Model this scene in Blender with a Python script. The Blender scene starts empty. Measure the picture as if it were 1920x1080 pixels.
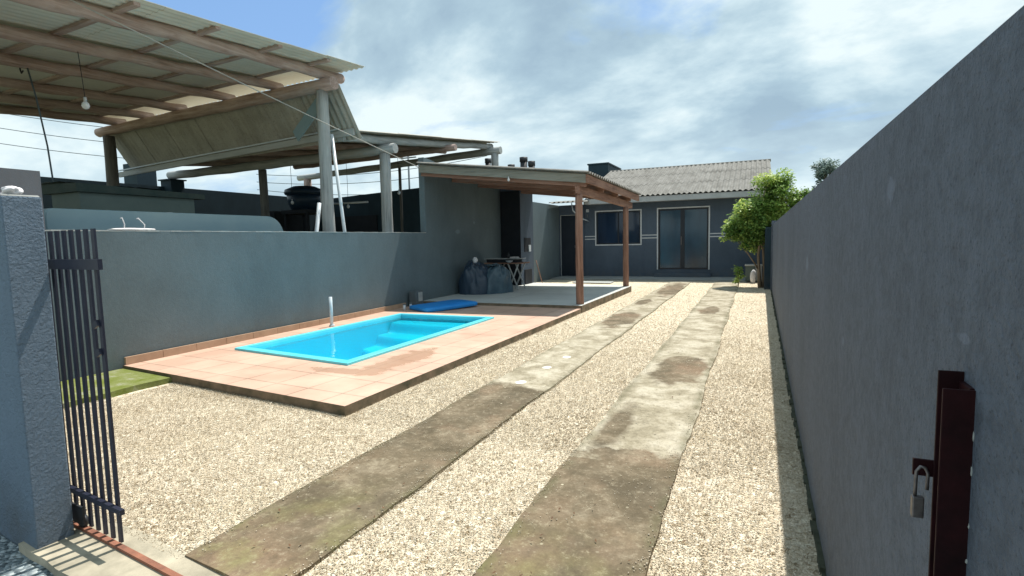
import bpy, bmesh, math, random
import numpy as np
from mathutils import Vector, Matrix, noise as mnoise
random.seed(7); RNG = np.random.default_rng(7)
scene = bpy.context.scene
COL = scene.collection
rad = math.radians

# ------------------------------------------------------------------ camera
cam_d = bpy.data.cameras.new('camera'); cam = bpy.data.objects.new('camera', cam_d); COL.objects.link(cam)
Rm = Matrix(((0.91222248, -0.01574957, 0.40939235), (0.40907657, 0.08990694, -0.90806008), (-0.02250566, 0.99582563, 0.08845791)))
cam.matrix_world = Matrix.Translation((0, 0, 1.5)) @ Rm.to_4x4()
cam_d.sensor_width = 36; cam_d.lens = 36 * 1010 / 1920
cam_d.clip_start = 0.05; cam_d.clip_end = 2000
scene.camera = cam

# ------------------------------------------------------------------ sun and sky
to_sun = Vector((0.095, 0.45, 1.0)).normalized()
sun_el = math.asin(to_sun.z); sun_az = math.atan2(to_sun.x, to_sun.y)
sd = bpy.data.lights.new('sun', 'SUN'); sd.energy = 5.0; sd.angle = rad(0.55); sd.color = (1.0, 0.95, 0.87)
so = bpy.data.objects.new('sun', sd); COL.objects.link(so)
so.rotation_euler = to_sun.to_track_quat('Z', 'Y').to_euler(); so.location = (3, 10, 30)

world = bpy.data.worlds.new('World'); scene.world = world; world.use_nodes = True
nt = world.node_tree; N = nt.nodes; L = nt.links; N.clear()
def wn(t, **k):
    n = N.new(t)
    for a, b in k.items(): setattr(n, a, b)
    return n
def wmath(op, a, b=None, clamp=False):
    n = N.new('ShaderNodeMath'); n.operation = op; n.use_clamp = clamp
    for i, v in enumerate((a, b)):
        if v is None: continue
        if isinstance(v, (int, float)): n.inputs[i].default_value = v
        else: L.new(v, n.inputs[i])
    return n.outputs[0]
out = wn('ShaderNodeOutputWorld'); bg = wn('ShaderNodeBackground'); L.new(bg.outputs[0], out.inputs[0])
sky = wn('ShaderNodeTexSky', sky_type='NISHITA', sun_disc=False); sky.sun_elevation = sun_el; sky.sun_rotation = sun_az
sky.altitude = 10; sky.air_density = 1.0; sky.dust_density = 1.0; sky.ozone_density = 1.5
tc = wn('ShaderNodeTexCoord'); sep = wn('ShaderNodeSeparateXYZ'); L.new(tc.outputs['Generated'], sep.inputs[0])
zz = wmath('ADD', wmath('MAXIMUM', sep.outputs[2], 0.0), 0.34)
comb = wn('ShaderNodeCombineXYZ')
L.new(wmath('DIVIDE', sep.outputs[0], zz), comb.inputs[0]); L.new(wmath('DIVIDE', sep.outputs[1], zz), comb.inputs[1])
def wnoise(scale, detail, rough, off, dist=0.3, rot=0.5, sc=(1, 1, 1)):
    mp = wn('ShaderNodeMapping'); L.new(comb.outputs[0], mp.inputs[0])
    mp.inputs['Location'].default_value = off; mp.inputs['Rotation'].default_value = (0, 0, rot); mp.inputs['Scale'].default_value = sc
    n = wn('ShaderNodeTexNoise'); L.new(mp.outputs[0], n.inputs[0])
    n.inputs['Scale'].default_value = scale; n.inputs['Detail'].default_value = detail
    n.inputs['Roughness'].default_value = rough; n.inputs['Distortion'].default_value = dist
    return n.outputs[0]
def wramp(src, stops):
    r = wn('ShaderNodeValToRGB'); L.new(src, r.inputs[0]); e = r.color_ramp.elements
    e[0].position, e[0].color = stops[0][0], (*stops[0][1], 1)
    e[1].position, e[1].color = stops[-1][0], (*stops[-1][1], 1)
    for p, c in stops[1:-1]:
        x = e.new(p); x.color = (*c, 1)
    return r.outputs[0]
def wmix(f, a, b):
    m = wn('ShaderNodeMix', data_type='RGBA')
    if isinstance(f, (int, float)): m.inputs[0].default_value = f
    else: L.new(f, m.inputs[0])
    for i, v in ((6, a), (7, b)):
        if isinstance(v, tuple): m.inputs[i].default_value = (*v, 1)
        else: L.new(v, m.inputs[i])
    return m.outputs[2]
shade = wnoise(1.35, 10, 0.58, (3.1, 1.7, 0), 0.15, 0.45, (1.0, 1.25, 1))
def dirblob(d, r0, r1):
    v = Vector(d).normalized(); dp = wn('ShaderNodeVectorMath', operation='DOT_PRODUCT'); L.new(tc.outputs['Generated'], dp.inputs[0]); dp.inputs[1].default_value = v
    mr = wn('ShaderNodeMapRange'); L.new(dp.outputs['Value'], mr.inputs[0]); mr.inputs[1].default_value = math.cos(rad(r1)); mr.inputs[2].default_value = math.cos(rad(r0))
    return mr.outputs[0]
# heavier grey cloud banks over the house and to its right, brighter veil low on the right
for d, r1, w in ((Rm @ Vector((340, 360, -1010)), 12, -0.085), (Rm @ Vector((90, 310, -1010)), 8, -0.05), (Rm @ Vector((560, 440, -1010)), 12, -0.07), (Rm @ Vector((160, 520, -1010)), 9, -0.04), (Rm @ Vector((700, 330, -1010)), 8, 0.06), (Rm @ Vector((-200, 430, -1010)), 13, 0.10), (Rm @ Vector((-100, 300, -1010)), 8, 0.05)):
    shade = wmath('ADD', shade, wmath('MULTIPLY', dirblob(d, 0, r1), w))
cloudc = wramp(shade, [(0.36, (2.9, 4.05, 5.0)), (0.44, (3.6, 4.9, 5.75)), (0.51, (5.0, 6.3, 6.9)), (0.58, (6.7, 7.7, 7.9))])
# brighter veil close to the horizon
hor = wmath('SUBTRACT', 1.0, wmath('MULTIPLY', sep.outputs[2], 5.0), clamp=True)
cloudc = wmix(wmath('MULTIPLY', hor, 0.62), cloudc, (6.2, 7.4, 7.8))
cover = wnoise(1.25, 8, 0.6, (0.4, 5.2, 0), 0.5, 0.3, (1.0, 1.5, 1))
hole = wmath('ADD', wmath('MULTIPLY', dirblob(Rm @ Vector((-470, 520, -1010)), 0, 8), 0.36), wmath('MULTIPLY', dirblob(Rm @ Vector((-640, 560, -1010)), 1, 9), 0.22))
cov = wmath('SUBTRACT', cover, hole)
mask = wn('ShaderNodeMapRange'); L.new(cov, mask.inputs[0]); mask.inputs[1].default_value = 0.24; mask.inputs[2].default_value = 0.42
blue = wmix(0.45, sky.outputs[0], (2.2, 4.6, 8.6))
L.new(wmix(mask.outputs[0], blue, cloudc), bg.inputs[0]); bg.inputs[1].default_value = 0.098

vs = scene.view_settings
vs.view_transform = 'Standard'; vs.look = 'None'; vs.gamma = 1; vs.use_curve_mapping = False; vs.exposure = 0.40
scene.render.engine = 'CYCLES'

# ------------------------------------------------------------------ material helpers
class MT:
    def __init__(s, name, rough=0.7, spec=0.4, metal=0.0):
        s.m = bpy.data.materials.new(name); s.m.use_nodes = True; s.nt = s.m.node_tree; s.N = s.nt.nodes; s.L = s.nt.links
        s.b = s.N['Principled BSDF']; s.b.inputs['Roughness'].default_value = rough
        s.b.inputs['Specular IOR Level'].default_value = spec; s.b.inputs['Metallic'].default_value = metal
        g = s.N.new('ShaderNodeNewGeometry'); s.pos = g.outputs['Position']; s.nrm = g.outputs['Normal']
    def n(s, t, **k):
        n = s.N.new(t)
        for a, b in k.items(): setattr(n, a, b)
        return n
    def put(s, sock, v):
        if isinstance(v, tuple): sock.default_value = (*v, 1) if len(v) == 3 and sock.type == 'RGBA' else v
        elif isinstance(v, (int, float)): sock.default_value = v
        else: s.L.new(v, sock)
    def map(s, sc=(1, 1, 1), loc=(0, 0, 0), rot=(0, 0, 0)):
        m = s.n('ShaderNodeMapping'); s.L.new(s.pos, m.inputs[0]); m.inputs['Scale'].default_value = sc
        m.inputs['Location'].default_value = loc; m.inputs['Rotation'].default_value = rot; return m.outputs[0]
    def noise(s, scale, detail=4, rough=0.55, dist=0.0, vec=None, out=0):
        n = s.n('ShaderNodeTexNoise'); s.L.new(vec or s.pos, n.inputs[0]); n.inputs['Scale'].default_value = scale
        n.inputs['Detail'].default_value = detail; n.inputs['Roughness'].default_value = rough; n.inputs['Distortion'].default_value = dist
        return n.outputs[out]
    def voro(s, scale, feature='F1', out='Distance', vec=None, rnd=1.0):
        n = s.n('ShaderNodeTexVoronoi', feature=feature); s.L.new(vec or s.pos, n.inputs[0]); n.inputs['Scale'].default_value = scale
        n.inputs['Randomness'].default_value = rnd; return n.outputs[out]
    def math(s, op, a, b=None, clamp=False):
        n = s.n('ShaderNodeMath', operation=op, use_clamp=clamp)
        for i, v in enumerate((a, b)):
            if v is not None: s.put(n.inputs[i], v)
        return n.outputs[0]
    def mr(s, v, a, b, c=0.0, d=1.0):
        n = s.n('ShaderNodeMapRange'); s.L.new(v, n.inputs[0])
        for i, q in enumerate((a, b, c, d)): n.inputs[i + 1].default_value = q
        return n.outputs[0]
    def ramp(s, v, stops):
        r = s.n('ShaderNodeValToRGB'); s.L.new(v, r.inputs[0]); e = r.color_ramp.elements
        e[0].position, e[0].color = stops[0][0], (*stops[0][1], 1); e[1].position, e[1].color = stops[-1][0], (*stops[-1][1], 1)
        for p, c in stops[1:-1]:
            x = e.new(p); x.color = (*c, 1)
        return r.outputs[0]
    def mix(s, f, a, b, blend='MIX'):
        m = s.n('ShaderNodeMix', data_type='RGBA', blend_type=blend)
        s.put(m.inputs[0], f); s.put(m.inputs[6], a); s.put(m.inputs[7], b); return m.outputs[2]
    def bump(s, h, strength=0.3, dist=0.01, prev=None):
        b = s.n('ShaderNodeBump'); s.L.new(h, b.inputs['Height']); b.inputs['Strength'].default_value = strength; b.inputs['Distance'].default_value = dist
        if prev is not None: s.L.new(prev, b.inputs['Normal'])
        s.L.new(b.outputs[0], s.b.inputs['Normal']); return b.outputs[0]
    def xyz(s):
        q = s.n('ShaderNodeSeparateXYZ'); s.L.new(s.pos, q.inputs[0]); return q.outputs
    def blob(s, cx, cy, rx, ry, soft=0.25, wob=0.8, scale=2.5):
        """irregular patch lying at a fixed place on the ground (a stain with its own outline)"""
        x, y, _ = s.xyz(); nz = s.noise(scale, 5, 0.6)
        dx = s.math('DIVIDE', s.math('SUBTRACT', x, cx), rx); dyy = s.math('DIVIDE', s.math('SUBTRACT', y, cy), ry)
        d = s.math('SQRT', s.math('ADD', s.math('MULTIPLY', dx, dx), s.math('MULTIPLY', dyy, dyy)))
        d = s.math('ADD', d, s.math('MULTIPLY', s.math('SUBTRACT', nz, 0.5), wob * 2))
        return s.mr(d, 1.0 + soft / 2, 1.0 - soft / 2)
    def color(s, c): s.put(s.b.inputs['Base Color'], c); return s

def simple(name, c1, c2=None, scale=3.0, rough=0.7, spec=0.35, metal=0.0, bump=0.0, bscale=60, bdist=0.004, stretch=(1, 1, 1)):
    t = MT(name, rough, spec, metal); c2 = c2 or tuple(v * 0.8 for v in c1)
    v = t.map(stretch)
    t.color(t.ramp(t.noise(scale, 6, 0.6, vec=v), [(0.32, c1), (0.7, c2)]))
    if bump: t.bump(t.noise(bscale, 4, 0.6, vec=v), bump, bdist)
    return t.m

def paint_wall(name, c, fine=120, bump=0.35, bdist=0.006, streak=0.22, tint=None, pits=False, mott=0.0, scuffs=()):
    t = MT(name, 0.75, 0.3)
    big = t.noise(0.9, 7, 0.62, 0.3); st = t.noise(1.0, 6, 0.65, 0.5, vec=t.map((1.6, 1.6, 0.7)))
    f = t.math('ADD', t.math('MULTIPLY', big, 0.5), t.math('MULTIPLY', st, 0.5))
    lo = tuple(v * (1 - streak) for v in c); hi = tuple(v * (1 + streak) for v in (tint or c))
    col = t.ramp(f, [(0.38, lo), (0.5, c), (0.62, hi)])
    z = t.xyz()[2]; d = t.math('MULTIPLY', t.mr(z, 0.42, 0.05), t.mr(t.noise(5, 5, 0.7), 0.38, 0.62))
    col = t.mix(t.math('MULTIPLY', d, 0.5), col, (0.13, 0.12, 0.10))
    n1 = t.noise(fine, 5, 0.65); h = n1
    if pits: h = t.math('ADD', n1, t.math('MULTIPLY', t.noise(38, 4, 0.6, 0.8), 1.4))
    if mott:
        md = t.noise(22, 5, 0.75); pit = t.noise(130, 3, 0.6)
        col = t.mix(t.math('MULTIPLY', t.mr(md, 0.52, 0.36), mott), col, tuple(v * 0.55 for v in c))
        col = t.mix(t.math('MULTIPLY', t.mr(md, 0.5, 0.66), mott * 0.7), col, tuple(v * 1.5 for v in c))
        col = t.mix(t.math('MULTIPLY', t.mr(pit, 0.40, 0.33), 0.7), col, tuple(v * 0.4 for v in c))
        h = t.math('ADD', h, t.math('MULTIPLY', md, 1.6))
    for (yy, zz_, ry, rz_) in scuffs:
        _, y, z2 = t.xyz(); nz = t.noise(30, 5, 0.7)
        dy_ = t.math('DIVIDE', t.math('SUBTRACT', y, yy), ry); dz_ = t.math('DIVIDE', t.math('SUBTRACT', z2, zz_), rz_)
        dd_ = t.math('ADD', t.math('SQRT', t.math('ADD', t.math('MULTIPLY', dy_, dy_), t.math('MULTIPLY', dz_, dz_))), t.math('MULTIPLY', t.math('SUBTRACT', nz, 0.5), 2.0))
        col = t.mix(t.math('MULTIPLY', t.mr(dd_, 1.1, 0.7), 0.45), col, tuple(v * 2.0 for v in c))
    col = t.mix(t.math('MULTIPLY', t.mr(n1, 0.55, 0.8), 0.25), col, tuple(min(1, v * 1.6) for v in c))
    t.color(col); t.bump(h, bump, bdist)
    return t.m

M = {}
M['wall_left'] = paint_wall('grey_paint_render_left', (0.120, 0.157, 0.172), 90, 0.4, 0.004, 0.13, mott=0.12, scuffs=((12.2, 1.75, 0.12, 0.06), (13.1, 2.0, 0.05, 0.04)))
M['wall_right'] = paint_wall('grey_paint_render_right', (0.110, 0.132, 0.168), 75, 1.0, 0.010, 0.16, mott=0.42, scuffs=((1.58, 1.60, 0.05, 0.03), (1.02, 1.335, 0.03, 0.008), (4.1, 1.3, 0.10, 0.05), (2.3, 1.1, 0.02, 0.02)))
M['wall_pier'] = paint_wall('grey_rough_render', (0.18, 0.245, 0.32), 80, 1.0, 0.02, 0.12, pits=True)
M['wall_house'] = paint_wall('dark_grey_blue_paint', (0.070, 0.095, 0.130), 90, 0.3, 0.004, 0.16, mott=0.1)
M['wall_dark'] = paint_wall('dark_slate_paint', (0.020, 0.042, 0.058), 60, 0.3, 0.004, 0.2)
M['wall_neighbour'] = paint_wall('dull_grey_render', (0.13, 0.135, 0.15), 70, 0.4, 0.005, 0.1)
M['black'] = simple('matte_black', (0.008, 0.011, 0.016), (0.014, 0.018, 0.024), 4, 0.7)  # even near-black, used for the barbecue front, small panels and stands
M['cement'] = simple('raw_cement', (0.45, 0.46, 0.44), (0.30, 0.31, 0.30), 6, 0.9, bump=0.4, bscale=50)
M['white'] = simple('white_paint', (0.56, 0.58, 0.60), (0.44, 0.46, 0.48), 6, 0.5)
M['pvc'] = simple('white_pvc', (0.62, 0.68, 0.72), (0.5, 0.56, 0.6), 8, 0.35)
M['gate'] = simple('dark_blue_black_gate_paint', (0.010, 0.013, 0.030), (0.02, 0.022, 0.04), 12, 0.45, 0.5)
M['rust'] = simple('rusty_rail', (0.30, 0.125, 0.075), (0.17, 0.075, 0.05), 14, 0.85, bump=0.5, bscale=120)
M['oxide'] = simple('red_oxide_paint', (0.030, 0.006, 0.008), (0.010, 0.003, 0.004), 16, 0.6, 0.15, bump=0.15, bscale=90)
M['steel'] = simple('dull_steel', (0.22, 0.20, 0.20), (0.12, 0.11, 0.11), 60, 0.42, metal=0.8)
M['darksteel'] = simple('dark_steel', (0.05, 0.055, 0.06), (0.03, 0.03, 0.035), 20, 0.5, metal=0.4)
M['tank'] = simple('dark_blue_tank_plastic', (0.012, 0.03, 0.055), (0.02, 0.045, 0.08), 3, 0.4)
M['slab'] = simple('pale_blue_grey_fibreglass', (0.20, 0.30, 0.34), (0.27, 0.36, 0.38), 1.2, 0.45)
M['slabend'] = simple('navy_fibreglass_edge', (0.02, 0.05, 0.10), None, 3, 0.4)
M['greenbox'] = simple('dull_green_grey_paint', (0.12, 0.15, 0.135), (0.09, 0.12, 0.11), 2.5, 0.8, bump=0.2)
M['greenroof'] = simple('weathered_green_roofing', (0.03, 0.05, 0.045), (0.055, 0.07, 0.06), 5, 0.85, bump=0.4, bscale=20, bdist=0.01)
M['bluefoam'] = simple('bright_blue_foam', (0.012, 0.21, 0.62), (0.02, 0.26, 0.68), 3, 0.5)
M['tarp'] = simple('dark_blue_tarp', (0.02, 0.04, 0.07), (0.035, 0.06, 0.09), 2.2, 0.38, 0.5, bump=0.5, bscale=12, bdist=0.02)
M['tarp2'] = simple('grey_blue_tarp', (0.075, 0.13, 0.165), (0.035, 0.07, 0.10), 3.2, 0.38, 0.5, bump=0.5, bscale=12, bdist=0.02)
M['gasket'] = simple('grey_plastic', (0.11, 0.13, 0.14), None, 8, 0.5)
M['cable'] = simple('grey_cable', (0.45, 0.44, 0.40), (0.3, 0.3, 0.28), 5, 0.6)
M['cabledark'] = simple('dark_cable', (0.03, 0.03, 0.035), None, 5, 0.6)
M['hazecable'] = simple('distant_cable', (0.10, 0.13, 0.15), None, 5, 0.6)
M['bulbglass'] = simple('milky_bulb', (0.75, 0.77, 0.78), (0.7, 0.72, 0.74), 5, 0.25)
M['cloth'] = simple('white_plastic_scrap', (0.75, 0.74, 0.74), (0.6, 0.58, 0.6), 12, 0.5, bump=0.4, bscale=30)
M['frame_dark'] = simple('dark_aluminium_frame', (0.014, 0.02, 0.03), None, 6, 0.4)
M['fascia'] = simple('pale_grey_fascia', (0.42, 0.44, 0.45), (0.32, 0.34, 0.35), 3, 0.7)
M['concrete_shade'] = simple('grey_concrete_slab', (0.32, 0.33, 0.32), (0.24, 0.25, 0.245), 1.6, 0.85, bump=0.3, bscale=60)

def wood(name, c1, c2, c3, axis=2, knots=True, rough=0.8):
    t = MT(name, rough, 0.25)
    sc = [14, 14, 14]; sc[axis] = 0.9
    g = t.noise(1.6, 7, 0.65, 0.5, vec=t.map(tuple(sc)))
    b = t.noise(1.3, 4, 0.6)
    col = t.ramp(g, [(0.3, c1), (0.5, c2), (0.72, c3)])
    col = t.mix(t.mr(b, 0.42, 0.62), col, t.mix(0.5, col, c3))
    t.color(col); t.bump(g, 0.5, 0.008); return t.m
for ax, a in ((0, 'x'), (1, 'y'), (2, 'z')):
    M['timber_' + a] = wood('reddish_timber_' + a, (0.13, 0.070, 0.048), (0.25, 0.135, 0.095), (0.36, 0.22, 0.165), ax)
    M['log_' + a] = wood('weathered_log_' + a, (0.22, 0.155, 0.13), (0.37, 0.27, 0.235), (0.52, 0.425, 0.385), ax)
    M['greylog_' + a] = wood('grey_painted_log_' + a, (0.22, 0.235, 0.235), (0.36, 0.38, 0.38), (0.46, 0.48, 0.475), ax)
    M['dark_log_' + a] = wood('dark_old_log_' + a, (0.06, 0.06, 0.055), (0.12, 0.115, 0.105), (0.17, 0.165, 0.15), ax)
M['fasciawood'] = wood('weathered_grey_board', (0.16, 0.155, 0.13), (0.23, 0.225, 0.19), (0.30, 0.29, 0.25), 0)
M['greyboard'] = wood('pale_grey_painted_board', (0.32, 0.34, 0.33), (0.42, 0.44, 0.43), (0.48, 0.50, 0.49), 0)

def fibro(name, c1, c2, c3, trans=0.0):
    t = MT(name, 0.85, 0.2)
    g = t.noise(2.2, 8, 0.7, 0.3); sp = t.noise(38, 3, 0.6)
    st = t.noise(1.5, 5, 0.65, vec=t.map((9, 9, 9) if False else (5.6, 0.6, 0.6)))
    col = t.ramp(t.math('ADD', t.math('MULTIPLY', g, 0.6), t.math('MULTIPLY', st, 0.4)), [(0.36, c1), (0.5, c2), (0.64, c3)])
    col = t.mix(t.math('MULTIPLY', t.mr(sp, 0.56, 0.68), 0.55), col, tuple(v * 0.5 for v in c1))
    t.color(col); t.bump(sp, 0.25, 0.004); return t.m
M['fibro'] = fibro('weathered_fibre_cement', (0.12, 0.117, 0.106), (0.185, 0.182, 0.168), (0.25, 0.247, 0.232))
M['fibro_under'] = simple('fibre_cement_carport', (0.62, 0.62, 0.55), (0.52, 0.52, 0.46), 1.2, 0.85, 0.2, bump=0.1, bscale=30)
_t = MT('translucent_sheet', 0.6, 0.3); _t.color((0.70, 0.67, 0.58)); _b = _t.n('ShaderNodeBsdfTranslucent'); _b.inputs[0].default_value = (0.74, 0.69, 0.58, 1); _x = _t.n('ShaderNodeMixShader'); _x.inputs[0].default_value = 0.30; _t.L.new(_t.b.outputs[0], _x.inputs[1]); _t.L.new(_b.outputs[0], _x.inputs[2]); _t.L.new(_x.outputs[0], [q for q in _t.N if q.type == 'OUTPUT_MATERIAL'][0].inputs[0]); M['translucent'] = _t.m
M['fibro_skirt'] = fibro('olive_fibre_cement', (0.29, 0.285, 0.25), (0.37, 0.36, 0.32), (0.44, 0.43, 0.39))

def glass_dark(name, c, rough=0.06):
    t = MT(name, rough, 0.55); n = t.noise(0.9, 3, 0.5, vec=t.map((2, 2, 0.6)))
    t.color(t.ramp(n, [(0.35, c), (0.65, tuple(v * 1.8 for v in c))])); t.bump(t.noise(1.4, 2), 0.03, 0.02); return t.m
M['glass'] = glass_dark('dark_tinted_glass', (0.007, 0.016, 0.034))
M['glass_door'] = glass_dark('curtained_door_glass', (0.016, 0.042, 0.066), 0.12)
M['door_dark'] = simple('dark_navy_door_paint', (0.010, 0.016, 0.026), (0.016, 0.024, 0.036), 3, 0.45)

# gravel
def gravel_mat():
    t = MT('pale_crushed_stone', 0.9, 0.2)
    att = t.n('ShaderNodeAttribute'); att.attribute_name = 'tint'
    c = t.ramp(att.outputs['Fac'], [(0.0, (0.30, 0.22, 0.13)), (0.05, (0.44, 0.375, 0.27)), (0.45, (0.59, 0.51, 0.385)), (0.8, (0.69, 0.615, 0.485)), (1.0, (0.84, 0.79, 0.68))])
    t.color(t.mix(t.math('MULTIPLY', t.noise(300, 2), 0.3), c, (0.42, 0.34, 0.22)))
    return t.m
M['pebble'] = gravel_mat()
def gravel_bed():
    t = MT('pale_gravel_bed', 0.95, 0.15)
    cell = t.n('ShaderNodeSeparateColor'); t.L.new(t.voro(85, out='Color'), cell.inputs[0])
    d = t.voro(85); d2 = t.voro(34); cell2 = t.n('ShaderNodeSeparateColor'); t.L.new(t.voro(34, out='Color'), cell2.inputs[0])
    c = t.ramp(cell.outputs[0], [(0.0, (0.42, 0.35, 0.25)), (0.3, (0.54, 0.465, 0.345)), (0.7, (0.63, 0.55, 0.42)), (1.0, (0.77, 0.70, 0.57))])
    c = t.mix(t.mr(cell2.outputs[1], 0.86, 0.99), c, (0.28, 0.22, 0.14))
    c = t.mix(t.mr(cell2.outputs[0], 0.86, 0.99), c, (0.78, 0.73, 0.60))
    big = t.noise(1.6, 7, 0.7); c = t.mix(t.math('MULTIPLY', t.mr(big, 0.5, 0.72), 0.4), c, (0.52, 0.44, 0.29))
    dead = t.math('MULTIPLY', t.mr(t.noise(7, 6, 0.75), 0.58, 0.72), 0.55); c = t.mix(dead, c, (0.24, 0.17, 0.09))
    t.color(c)
    h = t.math('ADD', t.math('SUBTRACT', 1.0, d), t.math('MULTIPLY', t.math('SUBTRACT', 1.0, d2), 0.7))
    t.bump(h, 0.6, 0.010); return t.m
M['gravel'] = gravel_bed()
def grey_gravel():
    t = MT('grey_road_gravel', 0.9, 0.25)
    cell = t.n('ShaderNodeSeparateColor'); t.L.new(t.voro(42, out='Color'), cell.inputs[0]); d = t.voro(42)
    t.color(t.ramp(cell.outputs[0], [(0.0, (0.10, 0.13, 0.145)), (0.5, (0.22, 0.27, 0.29)), (1.0, (0.42, 0.47, 0.48))])); t.bump(t.math('SUBTRACT', 1.0, d), 1.0, 0.03); return t.m
M['roadgravel'] = grey_gravel()
M['roadstone'] = simple('grey_stone', (0.16, 0.20, 0.22), (0.40, 0.45, 0.46), 45, 0.8)
M['earth'] = simple('dull_grass_earth', (0.16, 0.17, 0.09), (0.22, 0.20, 0.12), 1.5, 0.95, bump=0.4, bscale=20, bdist=0.02)

# concrete wheel strips: stained where they stay damp
def strip_mat(name, damp, blobs, light=(), xc=-2.18):
    t = MT(name, 0.9, 0.25)
    g = t.noise(3.2, 7, 0.65, 0.3); f = t.noise(60, 4, 0.7)
    dry = t.ramp(g, [(0.40, (0.26, 0.228, 0.16)), (0.5, (0.36, 0.322, 0.24)), (0.60, (0.46, 0.42, 0.33))])
    dmp = t.ramp(t.noise(2.3, 7, 0.7, 0.4), [(0.38, (0.074, 0.057, 0.033)), (0.48, (0.112, 0.087, 0.053)), (0.56, (0.152, 0.118, 0.075)), (0.66, (0.235, 0.195, 0.135))])
    dmp = t.mix(t.math('MULTIPLY', t.mr(t.noise(1.1, 4, 0.6), 0.5, 0.66), 0.55), dmp, (0.255, 0.165, 0.105))
    x, y, _ = t.xyz()
    e = t.math('ADD', y, t.math('MULTIPLY', t.math('SUBTRACT', t.noise(2.0, 6, 0.6, 0.4), 0.5), damp[1]))
    m = t.mr(e, damp[0] + 0.06, damp[0] - 0.06)
    for b in blobs: m = t.math('MAXIMUM', m, t.blob(*b))
    col = t.mix(t.math('MULTIPLY', m, 0.93), dry, dmp)
    for wx_, wy_, wr_ in light: 
        w_ = t.blob(wx_, wy_, wr_, wr_ * 1.2, 0.3, 0.35, 9.0); col = t.mix(w_, col, (0.78, 0.77, 0.72))
    fg = t.noise(24, 6, 0.8); col = t.mix(t.math('MULTIPLY', t.mr(fg, 0.5, 0.36), 0.45), col, (0.075, 0.06, 0.035)); col = t.mix(t.math('MULTIPLY', t.mr(fg, 0.54, 0.68), 0.5), col, (0.42, 0.37, 0.27))
    edge = t.math('ABSOLUTE', t.math('SUBTRACT', t.math('ABSOLUTE', t.math('SUBTRACT', x, xc)), 0.335)); em = t.math('MULTIPLY', t.mr(edge, 0.055, 0.0), t.mr(t.noise(6, 5, 0.7), 0.4, 0.6))
    col = t.mix(t.math('MULTIPLY', em, 0.6), col, (0.085, 0.085, 0.04))
    # pale grit and mossy bits trodden into the surface
    sp = t.voro(26, out='Color'); q = t.n('ShaderNodeSeparateColor'); t.L.new(sp, q.inputs[0])
    grit = t.math('MULTIPLY', t.mr(q.outputs[0], 0.90, 0.93), t.math('MULTIPLY', t.mr(t.voro(26), 0.28, 0.16), t.mr(t.noise(1.3, 4, 0.7), 0.42, 0.6)))
    col = t.mix(grit, col, (0.50, 0.46, 0.34))
    moss = t.math('MULTIPLY', t.mr(y, 2.7, 1.8), t.mr(t.noise(3.0, 6, 0.7), 0.46, 0.66))
    col = t.mix(t.math('MULTIPLY', moss, 0.7), col, (0.20, 0.195, 0.075))
    col = t.mix(t.math('MULTIPLY', t.mr(f, 0.5, 0.75), 0.3), col, (0.12, 0.10, 0.07))
    t.color(col); t.bump(t.math('ADD', f, t.math('MULTIPLY', g, 1.2)), 0.35, 0.006); return t.m
M['strip_l'] = strip_mat('stained_concrete_left_strip', (4.85, 0.9), [(-2.2, 9.7, 0.28, 1.0), (-2.1, 15.6, 0.30, 1.9), (-2.3, 12.4, .15, .6)], [(-2.20, 5.05, 0.055), (-2.17, 5.75, 0.05), (-2.13, 6.35, 0.05)])
M['strip_r'] = strip_mat('stained_concrete_right_strip', (3.55, 1.6), [(-0.74, 6.2, 0.26, 0.75), (-0.98, 4.1, 0.10, 0.55, 0.6), (-0.80, 11.2, .18, .6)], [], -0.775)
# tile deck
def tile_mat():
    t = MT('peach_ceramic_tile', 0.42, 0.45)
    v = t.map((1, 1, 1), (0.12, 0.05, 0), (0, 0, rad(4)))
    br = t.n('ShaderNodeTexBrick', offset=0.0, squash=1.0); t.L.new(v, br.inputs[0])
    br.inputs['Scale'].default_value = 1.0; br.inputs['Mortar Size'].default_value = 0.009; br.inputs['Mortar Smooth'].default_value = 0.2
    br.inputs['Brick Width'].default_value = 0.46; br.inputs['Row Height'].default_value = 0.46
    br.inputs['Color1'].default_value = (0.48, 0.305, 0.225, 1); br.inputs['Color2'].default_value = (0.55, 0.365, 0.275, 1); br.inputs['Mortar'].default_value = (0.25, 0.165, 0.12, 1)
    c = t.mix(t.math('MULTIPLY', t.mr(t.noise(1.6, 6, 0.65), 0.4, 0.7), 0.45), br.outputs['Color'], (0.72, 0.55, 0.43))
    wet = t.math('MAXIMUM', t.blob(-3.85, 5.25, 0.22, 0.75, 0.35, 0.9, 4.5), t.blob(-4.15, 4.6, 0.5, 0.11, 0.35, 0.9, 5.0))
    c = t.mix(t.math('MULTIPLY', wet, 0.6), c, (0.44, 0.26, 0.165))
    t.color(c); t.put(t.b.inputs['Roughness'], t.mr(wet, 0, 1, 0.5, 0.16)); t.bump(br.outputs['Fac'], -0.25, 0.003); return t.m
M['tile'] = tile_mat()
M['tileedge'] = simple('brown_tile_edge', (0.26, 0.19, 0.13), (0.08, 0.075, 0.045), 5, 0.85, bump=0.5, bscale=40)
M['skirting'] = simple('brown_skirting_tile', (0.46, 0.31, 0.21), (0.36, 0.235, 0.155), 5, 0.55)
def moss_mat():
    t = MT('mossy_concrete', 0.95, 0.15)
    g = t.noise(3.5, 7, 0.7); c = t.ramp(g, [(0.33, (0.34, 0.34, 0.28)), (0.46, (0.19, 0.21, 0.08)), (0.62, (0.135, 0.165, 0.03)), (0.75, (0.08, 0.085, 0.03))])
    t.color(c); t.bump(t.noise(60, 4, 0.7), 0.7, 0.01); return t.m
M['moss'] = moss_mat()
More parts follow.
